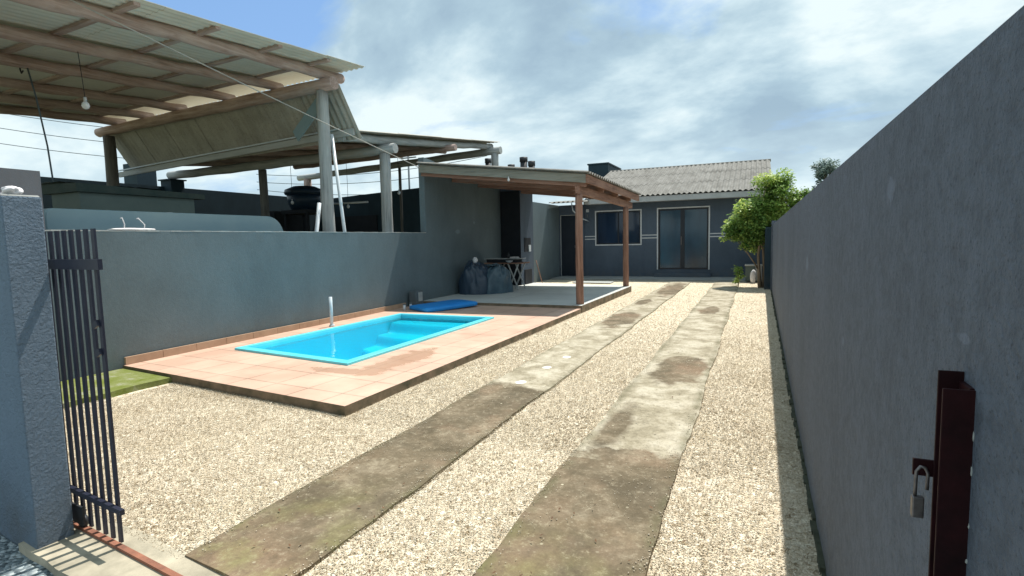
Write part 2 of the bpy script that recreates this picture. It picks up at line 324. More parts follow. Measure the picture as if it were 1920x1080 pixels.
M['footshade'] = simple('mossy_foot_shade', (0.03, 0.035, 0.02), (0.07, 0.075, 0.05), 20, 0.95, bump=0.5)  # colour of the wall foot strip, with the gap's shade put in
def porch_floor():
    t = MT('grey_porch_floor', 0.7, 0.35)
    v = t.map((1, 1, 1), (0.1, 0.25, 0), (0, 0, rad(3)))
    br = t.n('ShaderNodeTexBrick', offset=0.0); t.L.new(v, br.inputs[0]); br.inputs['Scale'].default_value = 1.0
    br.inputs['Mortar Size'].default_value = 0.008; br.inputs['Brick Width'].default_value = 1.9; br.inputs['Row Height'].default_value = 1.15
    br.inputs['Color1'].default_value = (0.56, 0.585, 0.56, 1); br.inputs['Color2'].default_value = (0.50, 0.525, 0.51, 1); br.inputs['Mortar'].default_value = (0.25, 0.26, 0.25, 1)
    t.color(t.mix(t.math('MULTIPLY', t.mr(t.noise(1.7, 6, 0.65), 0.42, 0.66), 0.5), br.outputs['Color'], (0.40, 0.41, 0.385))); t.bump(t.noise(70, 4), 0.2, 0.003); return t.m
M['porchfloor'] = porch_floor()
def pool_mat():
    t = MT('turquoise_gelcoat', 0.25, 0.5); t.color(t.ramp(t.noise(0.8, 3), [(0.3, (0.006, 0.60, 0.80)), (0.7, (0.010, 0.66, 0.84))])); return t.m
M['pool'] = pool_mat()
def lip_mat():
    t = MT('pool_rim_gelcoat', 0.3, 0.5); t.color(t.ramp(t.noise(2.5, 4), [(0.3, (0.10, 0.62, 0.74)), (0.7, (0.15, 0.70, 0.79))])); return t.m
M['poolrim'] = lip_mat()
def water_mat():
    m = bpy.data.materials.new('pool_water'); m.use_nodes = True; n = m.node_tree.nodes; l = m.node_tree.links; n.clear()
    o = n.new('ShaderNodeOutputMaterial'); mx = n.new('ShaderNodeMixShader'); tr = n.new('ShaderNodeBsdfTransparent'); gl = n.new('ShaderNodeBsdfGlossy')
    fr = n.new('ShaderNodeFresnel'); fr.inputs[0].default_value = 1.33; bp = n.new('ShaderNodeBump'); g = n.new('ShaderNodeNewGeometry')
    mp = n.new('ShaderNodeMapping'); l.new(g.outputs['Position'], mp.inputs[0]); mp.inputs['Scale'].default_value = (1, 1.8, 1)
    ns = n.new('ShaderNodeTexNoise'); l.new(mp.outputs[0], ns.inputs[0]); ns.inputs['Scale'].default_value = 5; ns.inputs['Detail'].default_value = 3
    l.new(ns.outputs[0], bp.inputs['Height']); bp.inputs['Strength'].default_value = 0.12; bp.inputs['Distance'].default_value = 0.03
    l.new(bp.outputs[0], gl.inputs['Normal']); l.new(bp.outputs[0], fr.inputs['Normal'])
    tr.inputs[0].default_value = (0.80, 0.97, 0.99, 1); gl.inputs['Roughness'].default_value = 0.03
    l.new(fr.outputs[0], mx.inputs[0]); l.new(tr.outputs[0], mx.inputs[1]); l.new(gl.outputs[0], mx.inputs[2]); l.new(mx.outputs[0], o.inputs[0]); return m
M['water'] = water_mat()
def leaf_mat(name, a, b, c):
    t = MT(name, 0.5, 0.35); att = t.n('ShaderNodeAttribute'); att.attribute_name = 'tint'
    col = t.ramp(att.outputs['Fac'], [(0.0, a), (0.5, b), (1.0, c)]); t.color(col)
    tl = t.n('ShaderNodeBsdfTranslucent'); t.L.new(col, tl.inputs[0]); mx = t.n('ShaderNodeMixShader'); mx.inputs[0].default_value = 0.38
    o = [q for q in t.N if q.type == 'OUTPUT_MATERIAL'][0]; t.L.new(t.b.outputs[0], mx.inputs[1]); t.L.new(tl.outputs[0], mx.inputs[2]); t.L.new(mx.outputs[0], o.inputs[0]); return t.m
M['leaf'] = leaf_mat('fresh_green_leaf', (0.09, 0.18, 0.04), (0.28, 0.42, 0.10), (0.62, 0.68, 0.19))
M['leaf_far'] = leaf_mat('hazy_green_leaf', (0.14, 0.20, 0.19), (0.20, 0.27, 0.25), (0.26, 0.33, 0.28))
M['bark'] = wood('brown_bark', (0.13, 0.09, 0.06), (0.22, 0.16, 0.11), (0.30, 0.23, 0.16), 2)

# ------------------------------------------------------------------ object helpers
def tag(o, label=None, cat=None, group=None, kind=None):
    for k, v in (('label', label), ('category', cat), ('group', group), ('kind', kind)):
        if v: o[k] = v
    return o
def thing(name, loc, label, cat, group=None):
    o = bpy.data.objects.new(name, None); COL.objects.link(o); o.location = loc; o.empty_display_size = 0.2
    return tag(o, label, cat, group)
def wloc(o):
    v = Vector(o.location)
    return v + wloc(o.parent) if o.parent else v
class G:
    """collects world-space geometry for one mesh object"""
    def __init__(s): s.v = []; s.f = []; s.sm = []
    def add(s, vs, fs, smooth=False):
        n = len(s.v); s.v += [tuple(q) for q in vs]; s.f += [tuple(i + n for i in f) for f in fs]; s.sm += [smooth] * len(fs)
        return s
    def box(s, x0, x1, y0, y1, z0, z1):
        vs = [(x, y, z) for z in (z0, z1) for y in (y0, y1) for x in (x0, x1)]
        return s.add(vs, [(0, 2, 3, 1), (4, 5, 7, 6), (0, 1, 5, 4), (2, 6, 7, 3), (0, 4, 6, 2), (1, 3, 7, 5)])
    def hexa(s, b, t):
        """b, t: 4 bottom and 4 top corners, same order, anticlockwise seen from above"""
        return s.add(list(b) + list(t), [(3, 2, 1, 0), (4, 5, 6, 7), (0, 1, 5, 4), (1, 2, 6, 5), (2, 3, 7, 6), (3, 0, 4, 7)])
    def slab(s, pts, z0, z1):
        n = len(pts); vs = [(x, y, z0) for x, y in pts] + [(x, y, z1) for x, y in pts]
        return s.add(vs, [tuple(range(n))[::-1], tuple(range(n, 2 * n))] + [(i, (i + 1) % n, n + (i + 1) % n, n + i) for i in range(n)])
    def beam(s, a, b, w, h, up=(0, 0, 1)):
        a = Vector(a); b = Vector(b); d = (b - a).normalized(); sd_ = d.cross(Vector(up)).normalized(); u = sd_.cross(d).normalized()
        vs = [p + sd_ * i * w / 2 + u * j * h / 2 for p in (a, b) for i, j in ((-1, -1), (1, -1), (1, 1), (-1, 1))]
        return s.add(vs, [(3, 2, 1, 0), (4, 5, 6, 7), (0, 1, 5, 4), (1, 2, 6, 5), (2, 3, 7, 6), (3, 0, 4, 7)])
    def tube(s, pts, r, seg=10, wob=0.0, r2=None, cap=True):
        pts = [Vector(p) for p in pts]; n = len(pts); rings = []; base = len(s.v); u = None
        for i, p in enumerate(pts):
            d = (pts[min(i + 1, n - 1)] - pts[max(i - 1, 0)]).normalized()
            if u is None:
                u = d.cross(Vector((0, 0, 1)));
                if u.length < 0.1: u = d.cross(Vector((1, 0, 0)))
            u = (u - d * u.dot(d)).normalized(); w = d.cross(u)
            rr = r + ((r2 - r) * i / (n - 1) if r2 is not None else 0)
            s.v += [tuple(p + (u * math.cos(a) + w * math.sin(a)) * rr * (1 + random.uniform(-wob, wob))) for a in [2 * math.pi * k / seg for k in range(seg)]]
        for i in range(n - 1):
            for k in range(seg):
                a = base + i * seg + k; b = base + i * seg + (k + 1) % seg
                s.f.append((a, b, b + seg, a + seg)); s.sm.append(True)
        if cap:
            s.f.append(tuple(base + k for k in range(seg))[::-1]); s.sm.append(False)
            s.f.append(tuple(base + (n - 1) * seg + k for k in range(seg))); s.sm.append(False)
        return s
    def log(s, a, b, r, r2=None, n=14, bend=0.03, wob=0.03, seg=14):
        a = Vector(a); b = Vector(b); ph = random.uniform(0, 6); off = Vector((random.uniform(-1, 1), random.uniform(-1, 1), random.uniform(-1, 1)))
        pts = [a.lerp(b, i / n) + off * bend * math.sin(math.pi * i / n) + Vector((math.sin(i * 1.7 + ph), math.cos(i * 1.3 + ph), math.sin(i * 2.1 + ph))) * bend * 0.25 for i in range(n + 1)]
        return s.tube(pts, r, seg, wob, r2)
    def cyl(s, c, r, h, seg=20, r2=None):
        c = Vector(c); return s.tube([c, c + Vector((0, 0, h))], r, seg, 0, r2)
    def lathe(s, c, prof, seg=20):
        c = Vector(c); base = len(s.v); n = len(prof)
        for r, z in prof: s.v += [(c.x + r * math.cos(2 * math.pi * k / seg), c.y + r * math.sin(2 * math.pi * k / seg), c.z + z) for k in range(seg)]
        for i in range(n - 1):
            for k in range(seg):
                a = base + i * seg + k; b = base + i * seg + (k + 1) % seg; s.f.append((a, b, b + seg, a + seg)); s.sm.append(True)
        s.f.append(tuple(base + k for k in range(seg))[::-1]); s.sm.append(True); s.f.append(tuple(base + (n - 1) * seg + k for k in range(seg))); s.sm.append(True)
        return s
    def corr(s, o, u, v, lu, lv, pitch=0.177, amp=0.024, thick=0.007, per=8, jag=0.0, vseg=1):
        """corrugated sheet: o corner, u across the ribs, v along the ribs"""
        o = Vector(o); u = Vector(u).normalized(); v = Vector(v).normalized(); nrm = u.cross(v).normalized()
        if nrm.z < 0: nrm = -nrm
        nu = max(2, int(lu / pitch * per)); rows = vseg + 1
        def P(i, j, k):
            t = i / nu * lu; jj = (random.uniform(-jag, jag) if False else 0)
            return o + u * t + v * (lv * j / vseg + jj) + nrm * (amp * math.sin(2 * math.pi * t / pitch) + (0 if k else -thick))
        top = [[P(i, j, 1) for i in range(nu + 1)] for j in range(rows)]; bot = [[P(i, j, 0) for i in range(nu + 1)] for j in range(rows)]
        W = nu + 1
        flip = (u.cross(v).dot(nrm) < 0)
        def face(q): return q[::-1] if flip else q
        vt = [p for row in top for p in row]; vb = [p for row in bot for p in row]
        s.add(vt, [face((j * W + i, j * W + i + 1, (j + 1) * W + i + 1, (j + 1) * W + i)) for j in range(rows - 1) for i in range(nu)], True)
        s.add(vb, [face((j * W + i, j * W + i + 1, (j + 1) * W + i + 1, (j + 1) * W + i))[::-1] for j in range(rows - 1) for i in range(nu)], True)
        for T_, B_, rev in ((top[0], bot[0], False), (top[-1], bot[-1], True)):
            fs = [(i, i + 1, W + i + 1, W + i) for i in range(nu)]; s.add(B_ + T_, [f[::-1] if rev ^ flip else f for f in fs], False)
        for col in (0, nu):
            e = [top[j][col] for j in range(rows)] + [bot[j][col] for j in range(rows)]; s.add(e, [(j, j + 1, rows + j + 1, rows + j) for j in range(rows - 1)], False)
        return s
    def make(s, name, mat, parent=None, origin=None, bevel=0.0, tint=None):
        if parent is not None: org = wloc(parent)
        elif origin is not None: org = Vector(origin)
        else: org = Vector((0, 0, 0))
        me = bpy.data.meshes.new(name)
        me.from_pydata([(a - org.x, b - org.y, c - org.z) for a, b, c in s.v], [], s.f); me.update()
        me.polygons.foreach_set('use_smooth', s.sm)
        me.materials.append(mat if not isinstance(mat, str) else M[mat])
        if tint is not None:
            at = me.attributes.new('tint', 'FLOAT', 'POINT'); at.data.foreach_set('value', tint)
        o = bpy.data.objects.new(name, me); COL.objects.link(o)
        if parent is not None: o.parent = parent
        else: o.location = org
        if bevel:
            b = o.modifiers.new('bevel', 'BEVEL'); b.width = bevel; b.segments = 2; b.limit_method = 'ANGLE'
        return o
def solo(g, name, mat, label, cat, origin, group=None, bevel=0.0, **k):
    return tag(g.make(name, mat, None, origin, bevel, **k), label, cat, group)
def struct(g, name, mat, **k): return tag(g.make(name, mat, **k), kind='structure')
def copy_tree(o, parent=None):
    c = o.copy(); COL.objects.link(c); c.parent = parent
    for ch in list(o.children):
        if ch.name in COL.objects: copy_tree(ch, c)
    return c
SK = -0.105                     # the plot's cross lines run slightly askew
def ys(y, x, x0=-3.3): return y + SK * (x - x0)

# ------------------------------------------------------------------ ground
g = G()   # one sheet with an opening where the pool is dug in
go = [(-400, -300), (400, -300), (400, 600), (-400, 600)]; gi = [(-6.7, 4.5), (-4.0, 4.5), (-4.0, 9.0), (-6.7, 9.0)]
g.add([(x, y, -0.06) for x, y in go + gi], [(k, (k + 1) % 4, 4 + (k + 1) % 4, 4 + k) for k in range(4)])
struct(g, 'ground', 'earth')
# yard gravel bed
g = G(); nx, ny = 60, 120; X0, X1, Y1 = -7.0, 0.5, 20.3
vs = []
for j in range(ny + 1):
    for i in range(nx + 1):
        x = X0 + (X1 - X0) * i / nx; y0 = ys(1.62, x); y = y0 + (Y1 - y0) * (j / ny) ** 1.3
        vs.append((x, y, 0.012 * math.sin(x * 5 + y * 2) * math.sin(y * 3.1 - x) * (0.5 if y < 10 else 0.3) - 0.004))
g.add(vs, [(j * (nx + 1) + i, j * (nx + 1) + i + 1, (j + 1) * (nx + 1) + i + 1, (j + 1) * (nx + 1) + i) for j in range(ny) for i in range(nx)
       if not (-6.8 < vs[j * (nx + 1) + i][0] < -4.05 and 4.4 < vs[j * (nx + 1) + i][1] < 8.9)], True)
struct(g, 'gravel_yard', 'gravel')
# road side gravel outside the gate
struct(G().slab([(-12, -3), (6, -3), (6, 0.9), (0.55, ys(1.36, .55)), (-3.3, 1.36), (-12, ys(1.36, -12))], -0.3, -0.035), 'roadside_gravel', 'roadgravel')
# apron slab under the gate line
g = G(); xs = np.linspace(-3.42, 0.32, 26)
outer = [(x, ys(1.345, x) + random.uniform(-0.008, 0.008)) for x in xs]; inner = [(x, ys(1.70, x) + random.uniform(-0.02, 0.02)) for x in xs[::-1]]
g.slab(outer + inner, -0.2, 0.008)
struct(g, 'gate_apron', simple('worn_pale_concrete', (0.46, 0.41, 0.31), (0.22, 0.20, 0.15), 5, 0.9, bump=0.5, bscale=50))
# wheel strips
def strip(name, xl, xr, y0, y1, mat):
    L_, R_ = [], []; n = 150; w1 = random.uniform(0, 9)
    for i in range(n + 1):
        y = y0 + (y1 - y0) * i / n
        L_.append((xl + 0.012 * math.sin(y * 3 + w1) + random.uniform(-0.008, 0.008), y + SK * (xl + 1.5) * (1 - i / n))); R_.append((xr + 0.012 * math.sin(y * 2.3 + w1 * 2) + random.uniform(-0.008, 0.008), y + SK * (xr + 1.5) * (1 - i / n)))
    g = G(); vs = []
    for (a, b), (c, d) in zip(L_, R_):
        vs += [(a - 0.01, b, -0.03), (a, b, 0.016), (a * .5 + c * .5, (b + d) / 2, 0.024), (c, d, 0.018), (c + 0.006, d, -0.03)]
    g.add(vs, [(5 * i + k, 5 * i + k + 1, 5 * i + k + 6, 5 * i + k + 5)[::-1] for i in range(n) for k in range(4)])
    g.add([vs[0], vs[1], vs[2], vs[3], vs[4]], [(0, 1, 2, 3, 4)])
    return struct(g, name, mat)
strip('left_wheel_strip', -2.51, -1.85, 1.50, 18.2, 'strip_l')
strip('right_wheel_strip', -1.13, -0.42, 1.50, 18.2, 'strip_r')
# pebbles: real stones over the near part of the yard
def inside(px, py):
    ok = (px > -6.95) & (px < 0.28 + 0.008 * py) & (py > 1.66 + SK * (px + 3.3))
    wv = 0.014 * np.sin(py * 7.1 + 1.3 * np.sin(py * 17)) + RNG.normal(0, 0.012, len(px))
    ok &= ~((px > -2.50 + wv) & (px < -1.86 - wv)) & ~((px > -1.12 + wv) & (px < -0.43 - wv))
    ok &= ~((px < -3.22) & (py > 3.93 - 0.097 * (px + 6.96)))
    ok &= ~((px < -5.85) & (py > 3.2 ))
    ok &= (px > -2.4 * py)
    return ok
def pebbles(name, n, ybox, smin, smax, label, only=None, lift=0.0, tone=(0.0, 1.0)):
    py = ybox[0] + (ybox[1] - ybox[0]) * (1 - np.sqrt(1 - RNG.random(n))); px = RNG.uniform(-7, 0.4, n)
    k = inside(px, py) if only is None else only(px, py); px, py = px[k], py[k]; n = len(px)
    O = np.array([(1, 0, 0), (-1, 0, 0), (0, 1, 0), (0, -1, 0), (0, 0, 1), (0, 0, -1)], float)
    F_ = np.array([(0, 2, 4), (2, 1, 4), (1, 3, 4), (3, 0, 4), (2, 0, 5), (1, 2, 5), (3, 1, 5), (0, 3, 5)])
    s = RNG.uniform(smin, smax, (n, 1)) * RNG.uniform(0.55, 1.25, (n, 3)); s[:, 2] *= 0.42
    V = O[None] * s[:, None, :] + RNG.normal(0, 0.13, (n, 6, 3)) * s[:, None, :]
    a = RNG.uniform(0, 6.283, n); ca, sa = np.cos(a), np.sin(a); tl = RNG.normal(0, 0.35, n)
    x = V[:, :, 0] * ca[:, None] - V[:, :, 1] * sa[:, None]; y = V[:, :, 0] * sa[:, None] + V[:, :, 1] * ca[:, None]; z = V[:, :, 2] + x * np.sin(tl)[:, None]
    V = np.stack([x + px[:, None], y + py[:, None], z + (0.004 + lift + RNG.uniform(0, 0.006, n))[:, None]], 2).reshape(-1, 3)
    Fc = (F_[None] + (np.arange(n) * 6)[:, None, None]).reshape(-1, 3)
    me = bpy.data.meshes.new(name); me.vertices.add(len(V)); me.vertices.foreach_set('co', V.astype(np.float32).ravel())
    me.loops.add(Fc.size); me.loops.foreach_set('vertex_index', Fc.astype(np.int32).ravel())
    me.polygons.add(len(Fc)); me.polygons.foreach_set('loop_start', np.arange(0, Fc.size, 3, dtype=np.int32)); me.update(calc_edges=True)
    at = me.attributes.new('tint', 'FLOAT', 'POINT'); at.data.foreach_set('value', np.repeat(np.clip(RNG.uniform(tone[0], tone[1], n) - 0.16 * (np.sin(px * 3.1 + 1.7 * np.sin(py * 1.3)) * np.sin(py * 2.3 + 1.9 * np.sin(px * 1.9)) > 0.25) - (0.35 if lift == 0 else 0) * (RNG.random(n) < 0.07), 0, 1), 6).astype(np.float32))
    me.materials.append(M['pebble']); o = bpy.data.objects.new(name, me); COL.objects.link(o)
    return tag(o, label, 'gravel', kind='stuff')
pebbles('gravel_stones', 520000, (1.5, 10.0, 1.3), 0.0022, 0.0056, 'loose pale crushed stones covering the yard between the concrete strips')
pebbles('gravel_stones', 130000, (3.5, 19.5, 1.2), 0.0045, 0.009, 'pale crushed stones of the far half of the yard', only=lambda px, py: inside(px, py) & (py < 19))
pebbles('stray_gravel', 26000, (1.7, 12.0, 1.5), 0.0018, 0.0046, 'stray pale grit scattered on the two concrete strips', lift=0.019, tone=(0.3, 1.0),
        only=lambda px, py: (((px > -2.49) & (px < -1.87)) | ((px > -1.11) & (px < -0.44))) & ((np.sin(px * 9 + py * 2.2) + np.sin(py * 3.7 - px * 4) + RNG.normal(0, 0.9, len(px))) > 0.75) & (py > ys(1.7, px)))

def near_edge(px, py):
    dmin = np.minimum.reduce([np.abs(px + 2.51), np.abs(px + 1.85), np.abs(px + 1.13), np.abs(px + 0.42)])
    on = ((px > -2.51) & (px < -1.85)) | ((px > -1.13) & (px < -0.42))
    patch = 0.5 + 0.5 * np.sin(py * 4.3 + 2 * np.sin(py * 1.7 + px))
    return on & (RNG.exponential(0.022, len(px)) * (0.4 + 1.2 * patch) > dmin) & (py > ys(1.75, px))
pebbles('stray_gravel', 260000, (1.6, 14.0, 1.5), 0.0024, 0.0056, 'pale gravel spilling over the edges of the two concrete strips', only=near_edge, lift=0.016, tone=(0.15, 1.0))
# mossy concrete footing beside the wall
g = G(); e = [(-6.98, 2.2)] + [(-5.95 + random.uniform(-.03, .03), y) for y in np.linspace(2.2, 3.84, 14)] + [(-6.98, 3.93)]
g.slab(e, -0.1, 0.055); struct(g, 'mossy_footing', 'moss')

# ------------------------------------------------------------------ deck
A = (-6.99, 3.93); B = (-3.24, 3.58); C_ = (-3.17, 10.42); D = (-6.99, 10.42)
PNL, PNR, PFR, PFL = (-6.46, 5.06), (-4.29, 4.82), (-4.29, 8.70), (-6.33, 8.66)
deck = thing('pool_deck', (-5, 7, 0), 'raised peach tiled deck with a brown edge around the pool', 'deck')
g = G()
def off(p, dx, dy): return (p[0] + dx, p[1] + dy)
hNL, hNR, hFR, hFL = off(PNL, .04, .04), off(PNR, -.04, .04), off(PFR, -.04, -.04), off(PFL, .04, -.04)
for poly in ([A, B, hNR, hNL], [B, C_, hFR, hNR], [C_, D, hFL, hFR], [D, A, hNL, hFL]):
    n = 4; vs = [(x, y, 0.09) for x, y in poly] + [(x, y, 0.06) for x, y in poly]
    g.add(vs, [(0, 1, 2, 3)])
g.make('tile_surface', 'tile', deck)
g = G()
def wallstrip(g, a, b, z0, z1, t, n):
    a = Vector((*a, 0)); b = Vector((*b, 0)); d = (b - a).normalized(); nn = Vector((d.y, -d.x, 0))
    g.hexa([a + Vector((0, 0, z0)), b + Vector((0, 0, z0)), b - nn * t + Vector((0, 0, z0)), a - nn * t + Vector((0, 0, z0))], [a + Vector((0, 0, z1)), b + Vector((0, 0, z1)), b - nn * t + Vector((0, 0, z1)), a - nn * t + Vector((0, 0, z1))])
wallstrip(g, A, B, -0.1, 0.087, 0.06, 0); wallstrip(g, B, C_, -0.1, 0.0865, 0.06, 0)
g.make('edging', 'tileedge', deck)
g = G()
for i in range(13):
    y = 3.95 + i * 0.46; y1_ = min(y + 0.455, 9.75)
    if y < 9.7: g.box(-6.985, -6.955, y, y1_, 0.092, 0.185)
g.make('skirting_tiles', 'skirting', deck)
# porch floor
pf = G().slab([(-6.99, 10.43), (-3.17, 10.43), (-3.12, 15.0), (-6.99, 15.9)], -0.1, 0.15)
struct(pf, 'porch_floor', 'porchfloor')
g = G(); wallstrip(g, (-3.16, 10.42), (-3.11, 15.0), -0.1, 0.147, 0.012, 0); wallstrip(g, (-3.17, 10.428), (-6.98, 10.428), 0.05, 0.146, -0.006, 0); struct(g, 'porch_edge', 'tileedge')

# ------------------------------------------------------------------ pool
pool = thing('swimming_pool', (-5.35, 6.8, 0), 'small rectangular turquoise fibreglass pool set in the peach tiled deck', 'swimming pool')
def bl(u, v, z):
    a = Vector((*PNL, 0)).lerp(Vector((*PNR, 0)), u); b = Vector((*PFL, 0)).lerp(Vector((*PFR, 0)), u); p = a.lerp(b, v); return (p.x, p.y, z)
g = G(); ru, rv = 0.052, 0.03
def ring(g, o, i, zo, zi, sm=False):
    vs = [bl(*q, zo) for q in o] + [bl(*q, zi) for q in i]; g.add(vs, [(k, (k + 1) % 4, 4 + (k + 1) % 4, 4 + k) for k in range(4)], sm)
sq = lambda u, v: [(u, v), (1 - u, v), (1 - u, 1 - v), (u, 1 - v)]
ring(g, sq(0, 0), sq(0, 0), 0.05, 0.118); ring(g, sq(0, 0), sq(ru * .15, rv * .15), 0.118, 0.124); ring(g, sq(ru * .15, rv * .15), sq(ru, rv), 0.124, 0.122); ring(g, sq(ru, rv), sq(ru * 1.1, rv * 1.1), 0.122, 0.02)
g.make('rim', 'poolrim', pool)
g = G(); u0, v0 = ru * 1.1, rv * 1.1
def cell(u, v): # basin depth
    return -1.05
ring(g, sq(u0, v0), sq(0.12, 0.065), 0.02, -0.50); g.add([bl(*q, -0.50) for q in sq(0.12, 0.065)], [(0, 1, 2, 3)])
g.make('basin', 'pool', pool)
# curved entry steps and bench at the far end
g = G()
def steps_profile(n=30, m=46):
    # one moulded flight: rounded treads sweeping across the far end, risers sloped and softened
    vs = []
    for j in range(m + 1):
        for i in range(n + 1):
            uu = 0.085 + 0.83 * i / n; bow = 0.075 * math.sin(math.pi * i / n); t = j / m; v = 0.60 - bow + (0.945 - 0.60 + bow) * t
            q = (t * 3.0) % 1.0; k = int(t * 3.0 - 1e-6); sm = min(1, max(0, (q if t < 1 else 1) / 0.38)); sm = sm * sm * (3 - 2 * sm)
            z = -0.495 + (k + sm) * 0.170; vs.append(bl(uu, v, z))
    return vs, [(j * (n + 1) + i, j * (n + 1) + i + 1, (j + 1) * (n + 1) + i + 1, (j + 1) * (n + 1) + i) for j in range(m) for i in range(n)]
_v, _f = steps_profile(); g.add(_v, _f, True)
g.make('steps', 'pool', pool)
g = G(); g.add([bl(*q, 0.085) for q in sq(ru * 1.02, rv * 1.02)], [(0, 1, 2, 3)])
tag(g.make('pool_water', 'water'), kind='structure')
# water spout pipe
sp = thing('water_spout', (-6.62, 7.1, 0.09), 'upright white plastic pipe standing by the wall side of the pool', 'pipe')
G().tube([(-6.62, 7.1, 0.09), (-6.62, 7.1, 0.60)], 0.028, 14).make('pipe', 'pvc', sp)
G().tube([(-6.62, 7.1, 0.09), (-6.62, 7.1, 0.12)], 0.045, 14).make('flange', 'pvc', sp)

# ------------------------------------------------------------------ boundary walls
lw = thing('boundary_wall', (-7.08, 6, 0), 'long low grey rendered wall on the left behind the pool', 'wall')
G().box(-7.15, -7.0, 1.85, 10.72, -0.1, 1.715).make('wall_body', 'wall_left', lw)
g = G(); n = 60
for i in range(n):
    y = 1.85 + (10.72 - 1.85) * i / n; y2 = 1.85 + (10.72 - 1.85) * (i + 1) / n; h = 1.722 + random.uniform(0, 0.006)
    g.box(-7.152, -6.997 - random.uniform(0, 0.004), y, y2, 1.712, h)
g.make('cement_top', 'cement', lw)
hw = thing('boundary_wall', (-7.08, 14, 0), 'tall dark grey wall section that carries the porch roof', 'wall')
g = G(); prof = [(10.72, -0.1), (10.72, 3.45), (11.0, 3.43), (12.2, 3.24), (15.95, 3.18), (16.0, 2.8), (20.3, 2.8), (20.3, -0.1)]
vs = [(-7.15, y, z) for y, z in prof] + [(-7.0, y, z) for y, z in prof]; n = len(prof)
g.add(vs, [tuple(range(n)), tuple(range(n, 2 * n))[::-1]] + [(k, n + k, n + (k + 1) % n, (k + 1) % n) for k in range(n)])
g.make('wall_body', 'wall_left', hw)
# right wall: face follows the driveway
rw = thing('boundary_wall', (0.4, 8, 0), 'long grey rendered wall in shade along the right of the driveway', 'wall')
g = G()
def rx(y): return 0.283 + 0.0098 * y
n = 30; ysr = [-0.6 + (16.0 + 0.6) * i / n for i in range(n + 1)]
vs = []
for y in ysr: vs += [(rx(y), y, -0.1), (rx(y), y, 1.768), (rx(y) + 0.15, y, 1.768), (rx(y) + 0.15, y, -0.1)]
g.add(vs, [(4 * i + k, 4 * i + (k + 1) % 4, 4 * i + 4 + (k + 1) % 4, 4 * i + 4 + k) for i in range(n) for k in range(4)])
g.add(vs[:4], [(0, 1, 2, 3)]); g.add(vs[-4:], [(3, 2, 1, 0)])
g.make('wall_body', 'wall_right', rw)
G().box(rx(16) - 0.03, rx(16) + 0.22, 15.96, 16.2, -0.1, 1.86).make('end_pillar', 'wall_right', rw)
fw = thing('boundary_wall', (0.3, 18.3, 0), 'short dark wall piece behind the shrub beside the house', 'wall')
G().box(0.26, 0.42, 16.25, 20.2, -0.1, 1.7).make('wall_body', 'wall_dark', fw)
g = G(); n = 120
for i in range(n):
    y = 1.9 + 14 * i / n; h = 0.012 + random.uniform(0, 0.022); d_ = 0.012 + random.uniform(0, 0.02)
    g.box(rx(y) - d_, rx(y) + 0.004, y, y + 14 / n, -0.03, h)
g.make('foot_shade_strip', 'footshade', rw)  # dark strip standing in for the gap's contact shade, tinted like moss
# neighbour's taller grey wall piece
solo(G().box(-7.33, -7.16, 0.5, 3.36, -0.1, 2.37), 'neighbour_wall', 'wall_neighbour', 'plain grey upright wall piece showing above the rough gate pier', 'wall', (-7.2, 2, 0))
# gate pier / front wall
gp = thing('gate_pier', (-3.4, 1.45, 0), 'rough rendered grey blue gate pier at the left edge', 'pier')
g = G(); p = [(-9.5, ys(1.36, -9.5)), (-3.255, 1.36), (-3.245, 1.52), (-9.5, ys(1.52, -9.5))]; n = 12
g.hexa([(*q, -0.15) for q in p], [(*q, 1.765) for q in p]); g.make('pier_body', 'wall_pier', gp, bevel=0.006)
g = G(); g.hexa([(*q, 1.7665) for q in [(-9.5, ys(1.362, -9.5)), (-3.26, 1.365), (-3.25, 1.515), (-9.5, ys(1.518, -9.5))]], [(*q, 1.774) for q in [(-9.5, ys(1.37, -9.5)), (-3.262, 1.37), (-3.256, 1.51), (-9.5, ys(1.51, -9.5))]])
g.make('cement_top', 'cement', gp)
# lifeless white scrap on the pier
def crumple(c, sx, sy, sz, seed, seg=22, rings=12, amp=0.35):
    r = random.Random(seed); ph = [r.uniform(0, 6) for _ in range(6)]; g = G(); vs = []
    for j in range(rings + 1):
        th = math.pi * j / rings
        for i in range(seg):
            p = 2 * math.pi * i / seg; k = 1 + amp * (0.5 * math.sin(3 * p + ph[0] + 2 * th) + 0.3 * math.sin(7 * p + ph[1] - 3 * th) + 0.3 * math.sin(5 * th + ph[2] + 2 * p))
            vs.append((c[0] + sx * math.sin(th) * math.cos(p) * k, c[1] + sy * math.sin(th) * math.sin(p) * k, c[2] + max(-0.0, sz * (math.cos(th) * 0.5 + 0.5) * (0.8 + 0.2 * k) if True else 0)))
    g.add(vs, [(j * seg + i, (j + 1) * seg + i, (j + 1) * seg + (i + 1) % seg, j * seg + (i + 1) % seg) for j in range(rings) for i in range(seg)], True); return g
g = crumple((-3.31, 1.43, 1.772), 0.05, 0.035, 0.045, 3); g2 = crumple((-3.42, 1.44, 1.772), 0.09, 0.02, 0.02, 5); g.add(g2.v, g2.f, True)
solo(g, 'plastic_scrap', 'cloth', 'crumpled white plastic scrap lying on top of the gate pier', 'scrap', (-3.3, 1.44, 1.77))
mh = thing('mortar_lump', (-7.07, 4.2, 1.73), 'low white mortar smear with two bent wire ends on the low wall', 'mortar')
crumple((-7.06, 4.22, 1.722), 0.05, 0.28, 0.035, 8, amp=0.2).make('mortar', 'cloth', mh)
